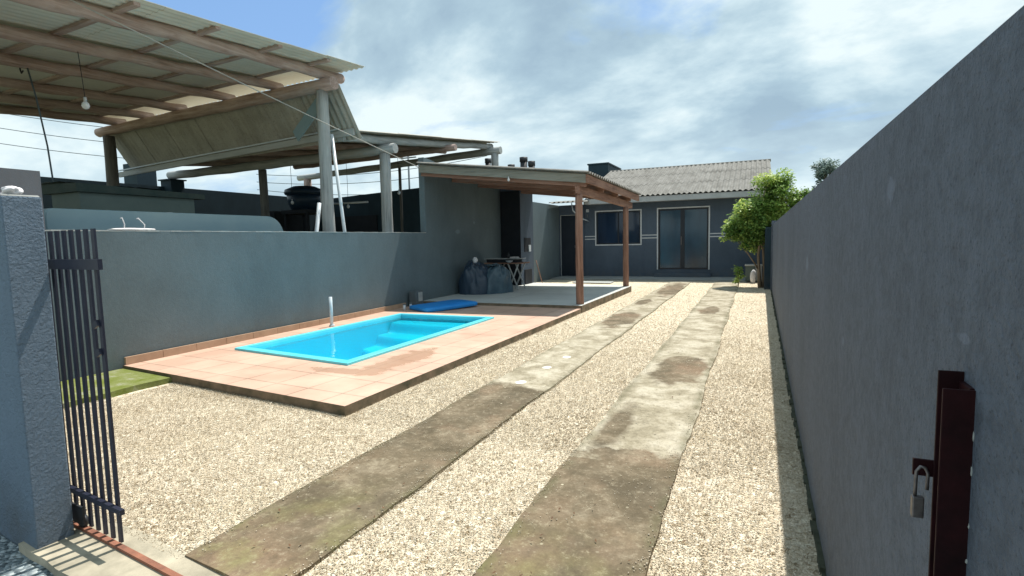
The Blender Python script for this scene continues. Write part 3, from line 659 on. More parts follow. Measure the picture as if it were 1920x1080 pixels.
for yy, dy2 in ((4.12, -0.02), (4.36, -0.07)):
    G().tube([(-7.06, yy, 1.73), (-7.06, yy + 0.01, 1.80), (-7.05, yy + dy2, 1.88), (-7.05, yy + dy2 - .02, 1.87)], 0.006, 6).make('wire_end', 'cloth', mh)

# ------------------------------------------------------------------ gate
gate = thing('sliding_gate', (-3.6, ys(1.58, -3.6), 0), 'dark navy vertical bar sliding gate slid open behind the gate pier', 'gate')
gx = lambda x: ys(1.585, x)
nb = 15
for i in range(nb):
    x = -2.880 - i * 0.0785
    G().beam((x, gx(x), 0.034), (x, gx(x), 1.60), 0.024, 0.011, up=(0, 1, 0)).make('bar', 'gate', gate)
for z, h in ((1.43, 0.05), (0.22, 0.026)):
    G().beam((-4.05, gx(-4.05) - 0.022, z), (-2.79, gx(-2.79) - 0.022, z), 0.02, h).make('rail', 'gate', gate)
for z in (1.14, 1.0):
    G().beam((-2.925, gx(-2.9) - 0.014, z - 0.012), (-2.885, gx(-2.9) - 0.015, z + 0.008), 0.012, 0.03).make('lug', 'gate', gate)
wheel = G(); wc = Vector((-3.26, gx(-3.26) - 0.01, 0.055)); wheel.tube([wc - Vector((0, .012, 0)), wc + Vector((0, .012, 0))], 0.032, 18).make('roller', 'darksteel', gate)
G().beam((-3.33, gx(-3.3) - 0.028, 0.10), (-3.2, gx(-3.2) - 0.028, 0.10), 0.01, 0.10).make('roller_bracket', 'darksteel', gate)
rail = G().beam((-3.8, gx(-3.8) - 0.012, 0.016), (0.27, gx(0.27) - 0.012, 0.016), 0.028, 0.016)
solo(rail, 'gate_rail', 'rust', 'rusty orange ground rail crossing the gateway floor', 'rail', (-1.5, 1.4, 0))
# receiver channel on the right wall with padlock
ch = thing('gate_receiver', (0.27, 1.1, 0), 'dark red steel channel fixed upright to the right wall', 'steel channel')
wx = rx(0.98); g = G()
g.box(0.2545, wx + 0.004, 0.958, 0.963, -0.02, 1.270); g.box(0.2612, wx + 0.004, 1.008, 1.013, -0.02, 1.286); g.box(wx - 0.006, wx + 0.003, 0.963, 1.008, -0.02, 1.272)
g.make('channel', 'oxide', ch, bevel=0.001)
G().beam((0.2355, 1.016, 1.127), (0.266, 1.016, 1.127), 0.005, 0.026).make('lock_lug', 'oxide', ch)
for i in range(26):
    z = 0.05 + i * 0.048 + random.uniform(-.01, .01)
    if random.random() < 0.7:
        crumple((wx - 0.0005, 0.9565, z), random.uniform(.0008, .002), 0.002, random.uniform(.006, .016), i, 8, 5, amp=0.6).make('mortar_dab', 'cement', ch)
pl = thing('padlock', (0.243, 1.006, 1.10), 'small silver padlock hanging open from the dark red channel', 'padlock')
lx = 0.244; ly = 1.004
G().tube([(lx + 0.0085, ly, 1.096), (lx + 0.009, ly, 1.122), (lx + 0.005, ly, 1.131), (lx - 0.001, ly, 1.132), (lx - 0.006, ly, 1.124), (lx - 0.0065, ly, 1.081)], 0.0025, 8).make('shackle', 'steel', pl)
G().box(lx - 0.011, lx + 0.005, ly - 0.006, ly + 0.006, 1.050, 1.084).make('lock_body', 'steel', pl, bevel=0.002)
# ------------------------------------------------------------------ porch
porch = thing('porch', (-5, 13, 0), 'lean-to porch of reddish timber with a corrugated sheet roof', 'porch')
def prz(x, y): return 2.80 - 0.013 * (y - 10.5) - 0.122 * (x + 3.04)
g = G()
a = Vector((-3.0, 10.42, prz(-3.0, 10.42) + 0.01)); vdir = Vector((-4.0, 0, 4.0 * 0.122)); udir = Vector((0, 1, -0.013))
g.corr(a, udir, vdir, 5.5, 4.03, pitch=0.177, amp=0.025)
g.make('roof_sheet', 'fibro', porch)
G().beam((-6.99, 10.53, prz(-6.99, 10.5) - 0.115), (-3.07, 10.53, prz(-3.07, 10.5) - 0.115), 0.028, 0.17).make('fascia_board', 'fasciawood', porch)
G().beam((-3.062, 10.5, prz(-3.07, 10.5) - 0.12), (-3.062, 15.8, prz(-3.07, 15.8) - 0.12), 0.03, 0.165).make('fascia_board', 'timber_y', porch)
for y in (10.62, 12.0, 13.4, 14.9):
    G().beam((-6.99, y, prz(-6.99, y) - 0.20), (-3.10, y, prz(-3.10, y) - 0.20), 0.07, 0.14).make('rafter', 'timber_x', porch)
G().beam((-3.27, 10.56, 2.485), (-3.27, 15.7, 2.415), 0.10, 0.16).make('beam', 'timber_y', porch)
for x in (-3.7, -4.5, -5.3, -6.1, -6.8):
    G().beam((x, 10.56, prz(x, 10.56) - 0.075), (x, 15.7, prz(x, 15.7) - 0.075), 0.05, 0.07).make('batten', 'timber_y', porch)
for (x, y) in ((-3.27, 10.66), (-3.25, 14.95)):
    n = 14; g = G(); zt = 2.485 - 0.08 - 0.0136 * (y - 10.56)
    g.log((x, y, 0.02), (x, y, zt), 0.082, 0.076, n=n, bend=0.006, wob=0.02, seg=12); g.make('post', 'timber_z', porch)
b = thing('light_bulb', (-5.0, 10.45, 2.9), 'tiny pale bulb under the front fascia of the porch', 'light bulb')
G().lathe((-4.75, 10.49, prz(-4.75, 10.5) - 0.27), [(0.004, 0), (0.022, 0.012), (0.028, 0.03), (0.015, 0.06), (0.012, 0.075)], 12).make('bulb', 'bulbglass', b)
G().cyl((-4.75, 10.49, prz(-4.75, 10.5) - 0.2), 0.013, 0.03, 10).make('socket', 'white', b)

# ------------------------------------------------------------------ barbecue
bb = thing('barbecue', (-6.65, 15.2, 0.13), 'tall dark grey masonry barbecue with black front at the porch end', 'barbecue')
G().box(-6.98, -6.34, 14.78, 15.78, 0.0, 3.06).make('chimney_body', 'wall_house', bb, bevel=0.006)
G().box(-6.975, -6.345, 14.765, 14.78, 0.151, 2.95).make('front_panel', 'black', bb)
G().box(-6.345, -6.325, 15.02, 15.52, 1.14, 1.56).make('oven_door', 'black', bb, bevel=0.004)
G().box(-6.325, -6.30, 15.32, 15.48, 1.14, 1.34).make('oven_handle', 'pvc', bb, bevel=0.004)
G().box(-6.345, -6.31, 15.0, 15.55, 0.15, 0.60).make('lower_door', 'black', bb, bevel=0.004)
for i, (x, y, zt, r) in enumerate(((-7.72, 15.5, 4.08, 0.10), (-6.50, 15.5, 4.02, 0.125), (-6.16, 15.3, 3.85, 0.11), (-6.83, 15.3, 3.80, 0.11))):
    c = thing('chimney_pipe', (x, y, 3.0), ['short dark chimney pipe leftmost above the porch roof', 'tallest of the dark chimney pipes above the porch roof', 'right end dark chimney pipe above the porch roof', 'lowest dark chimney pipe left of the tallest one'][i], 'chimney pipe', 'dark pipes above the porch roof')
    G().cyl((x, y, 2.95), r * 0.85, zt - 2.95 - 0.1, 18).make('flue', 'darksteel', c); G().cyl((x, y, zt - 0.14), r, 0.14, 18).make('cap', 'darksteel', c)

# ------------------------------------------------------------------ things on the porch and deck
def foam(label):
    n = 40; g = G(); c = (-6.02, 9.80)
    ang = rad(64); L2, W2 = 0.66, 0.42; pts = []
    for i in range(n):
        t_ = 2 * math.pi * i / n; e_ = 0.28; x = math.copysign(abs(math.cos(t_)) ** e_, math.cos(t_)) * L2; y = math.copysign(abs(math.sin(t_)) ** e_, math.sin(t_)) * W2
        pts.append((x, y))
    def rot(x, y): return (c[0] + x * math.cos(ang) - y * math.sin(ang), c[1] + x * math.sin(ang) + y * math.cos(ang))
    vs = []
    for s_, z in ((0.96, 0.106), (1.0, 0.12), (1.0, 0.17), (0.96, 0.19), (0.5, 0.205)):
        for x, y in pts: X_, Y_ = rot(x * s_, y * s_); vs.append((X_, Y_, z + 0.012 * math.sin(3 * x)))
    fs = [(k * n + i, k * n + (i + 1) % n, (k + 1) * n + (i + 1) % n, (k + 1) * n + i) for k in range(4) for i in range(n)]
    g.add(vs, fs, True); g.f.append(tuple(4 * n + i for i in range(n))); g.sm.append(True)
    return solo(g, 'foam_float', 'bluefoam', label, 'pool float', (c[0], c[1], 0.12))
foam('bright blue foam float lying on the deck at the far end of the pool')
jb = thing('pump_box', (-6.85, 9.95, 0.09), 'small grey plastic box on the deck against the wall', 'box')
G().box(-6.94, -6.74, 9.85, 10.12, 0.09, 0.43).make('housing', 'gasket', jb, bevel=0.015); G().box(-6.745, -6.728, 9.92, 10.07, 0.20, 0.40).make('lid', 'cement', jb, bevel=0.004)
p0 = thing('pipe_stub', (-6.68, 9.30, 0.09), 'nearer of two short grey pipe stubs beside the pump box', 'pipe', 'pipe stubs at the pool corner')
G().cyl((-6.68, 9.30, 0.09), 0.028, 0.11, 14).make('pipe', 'pvc', p0); G().cyl((-6.68, 9.30, 0.20), 0.034, 0.02, 14).make('collar', 'gasket', p0)
p1 = copy_tree(p0); p1.location = (-6.66, 9.50, 0.09); p1['label'] = 'farther of two short grey pipe stubs beside the pump box'

def tarp_lump(cx, cy, rx_, ry_, h, seed, folds=5):
    r = random.Random(seed); ph = [r.uniform(0, 6.3) for _ in range(10)]; g = G(); seg, rings = 90, 34; vs = []
    for j in range(rings + 1):
        t_ = j / rings; pr_ = math.sin(t_ * math.pi / 2) ** 0.75; z = h * math.cos(t_ * math.pi / 2) ** 0.62
        for i in range(seg):
            p = 2 * math.pi * i / seg
            f = 1 + 0.09 * math.sin(2 * p + ph[0] + t_) + 0.07 * math.sin(3 * p + ph[1] + 3 * t_) + 0.045 * t_ * math.sin(folds * p + ph[2] + 2.5 * math.sin(3 * t_ + ph[3])) \
                + 0.03 * t_ * abs(math.sin(11 * p + ph[4] + 4 * math.sin(2 * p + ph[5]) + 3 * t_)) + 0.02 * math.sin(6 * t_ + 4 * p + ph[6])
            nv = 0.5 + mnoise.noise(Vector((2.2 * math.cos(p) + seed, 2.2 * math.sin(p), 3.0 * t_))) + 0.4 * mnoise.noise(Vector((5.5 * math.cos(p), 5.5 * math.sin(p) + seed, 6.0 * t_))); f *= 1 + (nv - 0.5) * 0.13
            zz_ = z * (1 + (nv - 0.5) * 0.10) * (1 + 0.08 * math.sin(2 * p + ph[7]) * t_ + 0.05 * math.sin(5 * p + ph[8] + 5 * t_) * t_)
            vs.append((cx + rx_ * pr_ * f * math.cos(p), cy + ry_ * pr_ * f * math.sin(p), max(0.151, 0.151 + zz_)))
    g.add(vs, [(j * seg + i, (j + 1) * seg + i, (j + 1) * seg + (i + 1) % seg, j * seg + (i + 1) % seg) for j in range(rings) for i in range(seg)], True); return g
solo(tarp_lump(-6.56, 12.25, 0.36, 0.40, 0.80, 1), 'tarp_bundle', 'tarp', 'dark navy tarp bundle against the porch wall', 'tarp', (-6.6, 12.3, 0.13))
solo(tarp_lump(-6.16, 12.65, 0.40, 0.45, 0.72, 5, 7), 'tarp_bundle', 'tarp2', 'rounded grey blue tarp bundle between the navy one and the table', 'tarp', (-6.2, 12.6, 0.13))
g = crumple((-6.52, 12.2, 0.93), 0.065, 0.065, 0.16, 11, amp=0.18)
solo(g, 'white_bag', 'cloth', 'small white bag resting on top of the navy tarp bundle', 'bag', (-6.52, 12.2, 0.93))
g = crumple((-6.25, 12.45, 0.84), 0.14, 0.10, 0.05, 12, amp=0.25)
solo(g, 'grey_rag', 'tarp2', 'flat grey rag lying on the grey blue tarp bundle', 'rag', (-6.25, 12.45, 0.84))
tb = thing('folding_table', (-6.1, 13.5, 0.151), 'pale folding table with crossed legs in front of the barbecue', 'table')
G().box(-6.78, -5.66, 13.2, 13.8, 0.865, 0.895).make('tabletop', 'timber_x', tb, bevel=0.004)
for x in (-6.55, -5.93):
    for s_ in (-1, 1):
        G().beam((x - s_ * 0.15, 13.26 + (0.02 if s_ > 0 else 0), 0.152), (x + s_ * 0.15, 13.26 + (0.02 if s_ > 0 else 0), 0.865), 0.03, 0.03).make('leg', M['greyboard'], tb)
        G().beam((x - s_ * 0.15, 13.74 - (0.02 if s_ > 0 else 0), 0.152), (x + s_ * 0.15, 13.74 - (0.02 if s_ > 0 else 0), 0.865), 0.03, 0.03).make('leg', M['greyboard'], tb)
ct = thing('grill_tray', (-6.3, 13.5, 0.895), 'black grill tray with a pale top board on the folding table', 'tray')
G().box(-6.74, -5.85, 13.28, 13.7, 0.896, 0.99).make('tray', 'black', ct, bevel=0.006); G().box(-6.80, -5.74, 13.25, 13.72, 0.991, 1.005).make('board', 'greyboard', ct)
solo(G().lathe((-6.02, 13.215, 0.896), [(0.035, 0), (0.075, 0.02), (0.10, 0.05), (0.10, 0.056)], 20), 'bowl', 'white', 'white bowl at the front edge of the folding table', 'bowl', (-6.02, 13.215, 0.896))
solo(G().lathe((-6.12, 13.4, 1.006), [(0.03, 0), (0.032, 0.10), (0.012, 0.14), (0.012, 0.18)], 12), 'bottle', 'darksteel', 'small dark bottle standing on the grill tray', 'bottle', (-6.12, 13.4, 1.006))
g = crumple((-5.95, 13.42, 1.005), 0.13, 0.10, 0.05, 21, amp=0.3); solo(g, 'cloth', 'cloth', 'folded pale cloth on the right of the grill tray', 'cloth', (-5.95, 13.42, 1.0))
br = thing('broom', (-6.25, 15.95, 0.05), 'short brown broom leaning at the barbecue corner', 'broom')
G().tube([(-6.13, 15.95, 0.12), (-6.30, 15.86, 0.85)], 0.013, 8).make('handle', 'timber_z', br); G().beam((-6.19, 15.98, 0.06), (-6.02, 15.98, 0.05), 0.05, 0.09).make('bristles', 'timber_x', br)

# ------------------------------------------------------------------ neighbour's carport
cp = thing('carport', (-11, 6, 0), 'high log carport with a corrugated roof over the neighbouring yard', 'carport')
def cz(x, y): return 4.80 + 0.028 * (x + 7.75) + 0.082 * (y - 8.38)
for x in (-7.75, -9.06, -10.5, -12.07, -13.3, -14.35):
    r_ = 0.105 if x > -9 else 0.095
    ye = 8.95 if x > -8 else 8.62
    G().log((x, 1.2, cz(x, 1.2)), (x, ye, cz(x, ye)), r_, r_ * 0.92, n=20, bend=0.045, wob=0.05).make('roof_log', 'log_y', cp)
G().log((-7.45, 8.40, 4.60), (-15.1, 8.40, 4.42), 0.125, 0.11, n=18, bend=0.03, wob=0.05).make('beam_log', 'log_x', cp)
G().log((-7.55, 1.5, 4.02), (-15.1, 1.5, 3.84), 0.12, 0.11, n=18, bend=0.03).make('beam_log', 'log_x', cp)
for y in (2.3, 3.45, 4.6, 5.75, 6.9, 8.02):
    for xa, xb in ((-14.9, -7.22),):
        G().beam((xa, y, cz(xa, y) + 0.100), (xb, y, cz(xb, y) + 0.100), 0.085, 0.045).make('batten', 'log_x', cp)
g = G(); y0 = 1.0
for k in range(4):
    L_ = 2.06 if k < 3 else 1.08; yy = y0 + k * 1.97
    a = Vector((-15.0, yy, cz(-15.0, yy) + 0.134 + 0.006 * (k % 2)))
    g.corr(a, (1, 0, 0.028), (0, 1, 0.082), 7.85, L_, pitch=0.13, amp=0.010)
g.corr((-7.86, 7.92, cz(-7.86, 7.92) + 0.152), (1, 0, 0.028), (0, 1, 0.082), 0.72, 1.06, pitch=0.13, amp=0.010)
g.make('roof_sheet', 'fibro_under', cp)
g = G(); g.corr((-15.0, 7.93, cz(-15.0, 7.93) + 0.146), (1, 0, 0.028), (0, 1, 0.082), 7.15, 1.06, pitch=0.13, amp=0.016)
g.make('roof_sheet', 'translucent', cp)['label'] = 'pale translucent end sheet'
for (x, y, zt, r_, mt) in ((-7.77, 8.40, 4.49, 0.13, 'greylog_z'), (-14.72, 8.42, 4.30, 0.145, 'dark_log_z'), (-7.77, 1.5, 3.9, 0.13, 'greylog_z'), (-14.7, 1.5, 3.75, 0.13, 'greylog_z')):
    G().log((x, y, -0.05), (x, y, zt), r_, r_ * 0.88, n=16, bend=0.02, wob=0.02, seg=18).make('post', mt, cp)
# corrugated skirt under the beam, and the board along its foot
sk = thing('sheet_skirt', (-11, 8.8, 3.6), 'olive corrugated sheet skirt hanging between the two carport roofs', 'sheet panel')
g = G()
nu = 11
for k in range(14):
    x0_ = -15.06 + k * 0.54; ztop = 4.45 + 0.0115 * k; zb = 3.50 + 0.0125 * k
    d = Vector((0.0, 0.62, zb - ztop)); ln = d.length
    lu = 0.58
    g.corr((x0_, 8.55 - 0.016 * (k % 2), ztop), (1, 0, 0.02), d, lu, ln, pitch=0.14, amp=0.003 if k < 12 else 0.014)
g.make('sheet', 'fibro_skirt', sk)
G().beam((-15.6, 9.10, 3.48), (-7.55, 9.02, 3.80), 0.05, 0.13).make('foot_board', 'greyboard', sk)
G().beam((-15.6, 9.04, 3.575), (-7.9, 8.97, 3.875), 0.02, 0.03).make('foot_strip', 'pvc', sk)
G().beam((-8.75, 8.63, 3.75), (-7.9, 8.50, 4.35), 0.03, 0.26).make('brace', 'slab', sk)

# lower rear roof
rc = thing('rear_carport', (-11.5, 12.5, 0), 'lower log framed shed roof behind the high carport', 'carport')
def rz(y): return 3.86 + 0.118 * (y - 9.0)
g = G()
for k in range(4):
    yy = 9.0 + k * 1.83; g.corr((-15.2, yy, rz(yy) + 0.006 * (k % 2)), (1, 0, 0), (0, 1, 0.118), 7.5, 1.92, pitch=0.13, amp=0.012)
g.make('roof_sheet', 'fibro_skirt', rc)
for x in (-7.95, -9.7, -11.5, -13.3, -15.0):
    G().log((x, 9.05, rz(9.05) - 0.13), (x, 16.2, rz(16.2) - 0.13), 0.095, 0.085, n=16, bend=0.03, wob=0.04).make('roof_log', 'greylog_y' if x > -8 else 'log_y', rc)
G().log((-7.62, 10.5, 3.68), (-15.6, 10.5, 3.60), 0.115, 0.115, n=16, bend=0.03, wob=0.04).make('beam_log', 'greylog_x', rc)
G().log((-7.5, 16.0, 4.40), (-16.2, 16.0, 4.08), 0.12, 0.11, n=16, bend=0.03, wob=0.04).make('beam_log', 'greylog_x', rc)
G().log((-7.62, 13.3, 4.10), (-13.6, 13.3, 4.02), 0.09, 0.09, n=16, bend=0.03, wob=0.04).make('beam_log', 'log_x', rc)
for (x, y, zt, r_, mt) in ((-7.92, 10.5, 3.58, 0.135, 'greylog_z'), (-12.0, 10.6, 3.52, 0.11, 'dark_log_z'), (-7.72, 16.0, 4.30, 0.13, 'greylog_z'), (-15.75, 16.0, 4.02, 0.15, 'log_z'), (-11.45, 16.0, 4.2, 0.05, 'dark_log_z')):
    G().log((x, y, -0.05), (x, y, zt), r_, r_ * 0.93, n=14, bend=0.012, wob=0.02, seg=16).make('post', mt, rc)
# dark walls of the neighbour's yard
g = G(); g.box(-15.8, -15.6, 6.0, 16.5, -0.1, 3.27)
solo(g, 'yard_wall', 'wall_dark', 'dark slate wall along the far side of the neighbouring yard', 'wall', (-15.7, 11, 0))
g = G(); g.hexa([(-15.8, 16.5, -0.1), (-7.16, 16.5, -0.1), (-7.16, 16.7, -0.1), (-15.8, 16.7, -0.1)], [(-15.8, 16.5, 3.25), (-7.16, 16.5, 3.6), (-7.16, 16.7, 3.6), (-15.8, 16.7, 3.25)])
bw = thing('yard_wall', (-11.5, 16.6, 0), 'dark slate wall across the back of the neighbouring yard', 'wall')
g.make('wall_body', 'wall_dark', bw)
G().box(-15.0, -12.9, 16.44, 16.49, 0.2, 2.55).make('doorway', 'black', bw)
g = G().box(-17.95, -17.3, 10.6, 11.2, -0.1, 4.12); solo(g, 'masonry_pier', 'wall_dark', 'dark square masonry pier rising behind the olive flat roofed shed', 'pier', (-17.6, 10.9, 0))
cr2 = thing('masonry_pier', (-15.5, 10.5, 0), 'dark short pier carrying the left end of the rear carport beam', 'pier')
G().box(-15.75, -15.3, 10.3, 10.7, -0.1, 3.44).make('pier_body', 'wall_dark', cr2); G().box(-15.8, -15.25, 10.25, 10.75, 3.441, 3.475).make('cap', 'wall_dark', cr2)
# olive grey shed
sh = thing('shed', (-9.5, 5.5, 0), 'low olive grey shed with a dark green flat roof', 'shed')
G().box(-9.72, -9.0, 4.68, 6.45, -0.1, 2.345).make('shed_wall', 'greenbox', sh)
g = G(); g.hexa([(-9.84, 4.62, 2.346), (-8.95, 4.62, 2.346), (-8.95, 6.62, 2.346), (-9.84, 6.62, 2.346)], [(-9.84, 4.62, 2.50), (-8.95, 4.62, 2.47), (-8.95, 6.62, 2.43), (-9.84, 6.62, 2.46)]); g.make('roof_slab', 'greenroof', sh)
g = G(); n = 20; vs = []
for i in range(n + 1):
    y = 4.6 + 1.5 * i / n; vs += [(-9.86, y, 2.50 + 0.035 * abs(math.sin(i * 1.1)) + random.uniform(0, .012)), (-9.25, y - 0.03, 2.485 + random.uniform(0, .02))]
vs2 = [(x, y, z - 0.008) for x, y, z in vs]
g.add(vs, [(2 * i, 2 * i + 1, 2 * i + 3, 2 * i + 2) for i in range(n)]); g.add(vs2, [(2 * i, 2 * i + 2, 2 * i + 3, 2 * i + 1) for i in range(n)])
g.make('roof_felt', 'greenroof', sh)
solo(G().box(-14.6, -14.3, 13.0, 14.2, -0.1, 2.62), 'workbench_cabinet', 'black', 'tall black cabinet in the shade of the rear carport', 'cabinet', (-14.4, 13.6, 0))
# pale rounded shell
def rounded(y0, y1, z0, z1, r, n=10):
    pts = [(y0, z0), (y1, z0)]
    for i in range(n + 1):
        a_ = math.pi / 2 * i / n; pts.append((y1 - r + r * math.cos(a_), z1 - r + r * math.sin(a_)))
    r2 = 0.10
    for i in range(n + 1):
        a_ = math.pi / 2 + math.pi / 2 * i / n; pts.append((y0 + r2 + r2 * math.cos(a_), z1 - r2 + r2 * math.sin(a_)))
    return pts
ps = thing('pool_shell', (-7.8, 5.2, 0), 'long pale blue grey rounded shell standing behind the low wall', 'pool shell')
g = G(); pr = rounded(3.52, 7.02, 0.0, 1.995, 0.34); n = len(pr)
vs = [(-7.52, y, z) for y, z in pr] + [(-7.50, y + (0.02 if y < 4 else -0.02), z - 0.012) for y, z in pr] + [(-8.1, y, z) for y, z in pr]
g.add(vs, [tuple(range(n, 2 * n)), tuple(range(2 * n, 3 * n))[::-1]] + [(k, (k + 1) % n, n + (k + 1) % n, n + k) for k in range(n)] + [(2 * n + k, 2 * n + (k + 1) % n, (k + 1) % n, k) for k in range(n)])
g.make('shell', 'slab', ps)
g = G(); g.box(-8.05, -7.51, 3.492, 3.518, 0.05, 1.86); g.make('end_lip', 'slabend', ps, bevel=0.01)
G_vp = G().cyl((-8.35, 5.55, -0.05), 0.055, 2.10, 14)
solo(G_vp, 'vent_pipe', 'white', 'short white pipe end showing above the pale blue grey shell', 'pipe', (-8.35, 5.55, 0))
# tank
wt = thing('water_tank', (-13.4, 13.5, 2.4), 'round dark blue water tank with a wide lid behind the big carport post', 'water tank')
G().lathe((-13.45, 13.5, 2.62), [(0.42, 0), (0.52, 0.25), (0.56, 0.52)], 28).make('tank_body', 'tank', wt); G().lathe((-13.45, 13.5, 3.12), [(0.60, 0), (0.63, 0.06), (0.60, 0.16), (0.35, 0.27), (0.1, 0.30)], 28).make('lid', 'tank', wt)
G().box(-14.0, -12.9, 13.0, 14.0, 2.50, 2.62).make('platform', 'black', wt)
for dx, dy3 in ((-13.9, 13.1), (-13.0, 13.1), (-13.9, 13.9), (-13.0, 13.9)): G().box(dx - .05, dx + .05, dy3 - .05, dy3 + .05, -0.05, 2.5).make('leg', 'black', wt)
# leaning poles
solo(G().tube([(-7.50, 7.42, -0.05), (-7.44, 7.62, 1.3), (-7.40, 7.78, 2.27)], 0.035, 12), 'leaning_pole', 'pvc', 'short white pipe leaning left of the big carport post', 'pole', (-7.4, 7.5, 0), 'poles leaning behind the low wall')
solo(G().tube([(-7.17, 8.20, -0.05), (-7.24, 8.24, 1.73), (-7.52, 8.33, 3.62)], 0.032, 12), 'leaning_pole', 'pvc', 'tall thin pale pole leaning against the right of the big carport post', 'pole', (-7.45, 8.4, 0), 'poles leaning behind the low wall')
solo(G().tube([(-12.8, 14.0, 2.83), (-11.3, 14.0, 2.82)], 0.03, 10), 'lamp_tube', 'bulbglass', 'thin white lamp tube mounted in the shaded back yard', 'lamp tube', (-12, 14, 2.8))
G_b = G().tube([(-12.8, 14.03, 2.83), (-12.8, 16.5, 2.83)], 0.012, 6)
# bulbs on cords
def bulb(top, bot, label, s_=1.0, grp='hanging bulbs in the neighbouring carports'):
    t = thing('hanging_bulb', bot, label, 'light bulb', grp); bx, by, bz = bot
    G().tube([top, ((top[0] + bx) / 2 + .01, (top[1] + by) / 2, (top[2] + bz) / 2), (bx, by, bz + 0.11 * s_)], 0.006 * max(1, s_ * .9), 6).make('cord', 'cabledark', t)
    G().cyl((bx, by, bz + 0.06 * s_), 0.02 * s_, 0.06 * s_, 12).make('socket', 'white', t)
    G().lathe((bx, by, bz - 0.05 * s_), [(0.008 * s_, 0), (0.035 * s_, 0.015 * s_), (0.05 * s_, 0.05 * s_), (0.042 * s_, 0.085 * s_), (0.02 * s_, 0.11 * s_)], 18).make('bulb', 'bulbglass', t)
bulb((-9.06, 4.86, cz(-9.06, 4.86) - 0.09), (-9.06, 4.90, 3.62), 'white bulb hanging on a cord from the high carport roof', 1.05)
bulb((-12.1, 14.0, 4.2), (-12.1, 14.0, 2.70), 'white bulb hanging below the lamp tube in the shaded yard', 1.0)
bulb((-9.36, 13.0, 3.95), (-9.36, 13.0, 2.92), 'dim bulb hanging right of the second grey post', 0.9)
bulb((-12.45, 12.0, 3.95), (-12.45, 12.0, 2.74), 'dim bulb hanging below the water tank', 0.9)
# cables
def sag(a, b, s_, n=16):
    a = Vector(a); b = Vector(b); return [a.lerp(b, i / n) - Vector((0, 0, 4 * s_ * (i / n) * (1 - i / n))) for i in range(n + 1)]
solo(G().tube(sag((-7.55, 3.9, 4.52), (-7.02, 10.78, 3.17), 0.02), 0.0085, 6), 'cable', 'cable', 'thin pale cable running from the high carport down to the tall wall', 'cable', (-7.3, 7, 3.8))
solo(G().tube([(-10.5, 4.88, 4.48), (-10.3, 4.88, 3.9), (-9.95, 4.80, 3.1), (-9.72, 4.72, 2.50)], 0.013, 6), 'cord', 'hazecable', 'slack dark cord hanging from the carport to the shed roof', 'cord', (-10, 4.8, 3))
solo(G().tube([(-10.62, 4.86, 4.46), (-10.63, 4.86, 4.36), (-10.60, 4.86, 4.30), (-10.55, 4.86, 4.33)], 0.012, 6), 'hook', 'cabledark', 'small dark hook hanging from a carport log beside the cord', 'hook', (-10.6, 4.86, 4.4))
for i, (za, zb, ya, yb) in enumerate(((11.6, 6.9, 14, 20), (10.6, 6.05, 14, 20), (9.6, 5.2, 14, 20))):
    solo(G().tube(sag((-47, 17, za - .6), (-30, 26.0, zb + 1.6), 0.4), 0.022, 5), 'power_line', 'hazecable', ['topmost distant power line left of the carport', 'middle distant power line left of the carport', 'lowest distant power line left of the carport'][i], 'power line', (-38, 20, 8), 'power lines beyond the neighbouring yard')
for i, (za, zb) in enumerate(((6.2, 6.5), (5.7, 5.9), (5.2, 4.9))):
    solo(G().tube(sag((-30, 26, za), (-14.5, 29, zb), 0.5), 0.02, 5), 'power_line', 'hazecable', ['upper power line seen through the gap under the rear carport', 'middle power line seen through the gap under the rear carport', 'lower power line seen through the gap under the rear carport'][i], 'power line', (-20, 30, 5.5), 'power lines beyond the neighbouring yard')
for i, (x, y) in enumerate(((-17.3, 25), (-25.5, 28))):
    t = thing('utility_pole', (x, y, 0), ['thin utility pole behind the dark back wall', 'left thin utility pole behind the dark yard walls'][i], 'utility pole', 'poles behind the neighbouring yard')
    G().cyl((x, y, -0.1), 0.05, 6.6, 8).make('pole', 'hazecable', t); G().beam((x - 0.5, y, 6.1), (x + 0.5, y, 6.1), 0.06, 0.06).make('crossarm', 'hazecable', t)
# distant pale house at far left
dh = thing('distant_house', (-36, 14, 0), 'sliver of a distant pale house beyond the gate pier', 'house')
G().box(-42, -34, 14.5, 19.2, -0.1, 4.2).make('wall', simple('pale_render', (0.42, 0.46, 0.48), None, 1, 0.8), dh)
g = G(); g.hexa([(-42.5, 14.2, 4.2), (-33.6, 14.2, 4.2), (-33.6, 19.5, 4.2), (-42.5, 19.5, 4.2)], [(-42.5, 16.2, 5.3), (-33.6, 16.2, 5.3), (-33.6, 17.2, 5.3), (-42.5, 17.2, 5.3)]); g.make('roof', simple('dull_brown_roof', (0.20, 0.16, 0.16), None, 2, 0.8), dh)

# ------------------------------------------------------------------ house
YF = 20.2
ho = thing('house', (-3, 23, 0), 'single storey dark grey house with a corrugated fibre cement roof', 'house')
wl, wr_, wb, wt_ = -5.52, -3.85, 1.26, 2.49; dl, dr, db, dt = -3.21, -1.48, 0.31, 2.50
g = G(); HL, HR = -5.98, 0.42; YB = 28.5
def facade(g, holes, x0, x1, z0, z1, y0, y1):
    cuts_x = sorted({x0, x1, *[h[0] for h in holes], *[h[1] for h in holes]})
    for a_, b_ in zip(cuts_x[:-1], cuts_x[1:]):
        hs = [h for h in holes if h[0] <= a_ + 1e-6 and h[1] >= b_ - 1e-6]
        if not hs: g.box(a_, b_, y0, y1, z0, z1)
        else:
            h = hs[0]
            if h[2] > z0: g.box(a_, b_, y0, y1, z0, h[2])
            if h[3] < z1: g.box(a_, b_, y0, y1, h[3], z1)
facade(g, [(wl, wr_, wb, wt_), (dl, dr, db, dt)], HL, HR, -0.1, 2.98, YF, YF + 0.18)
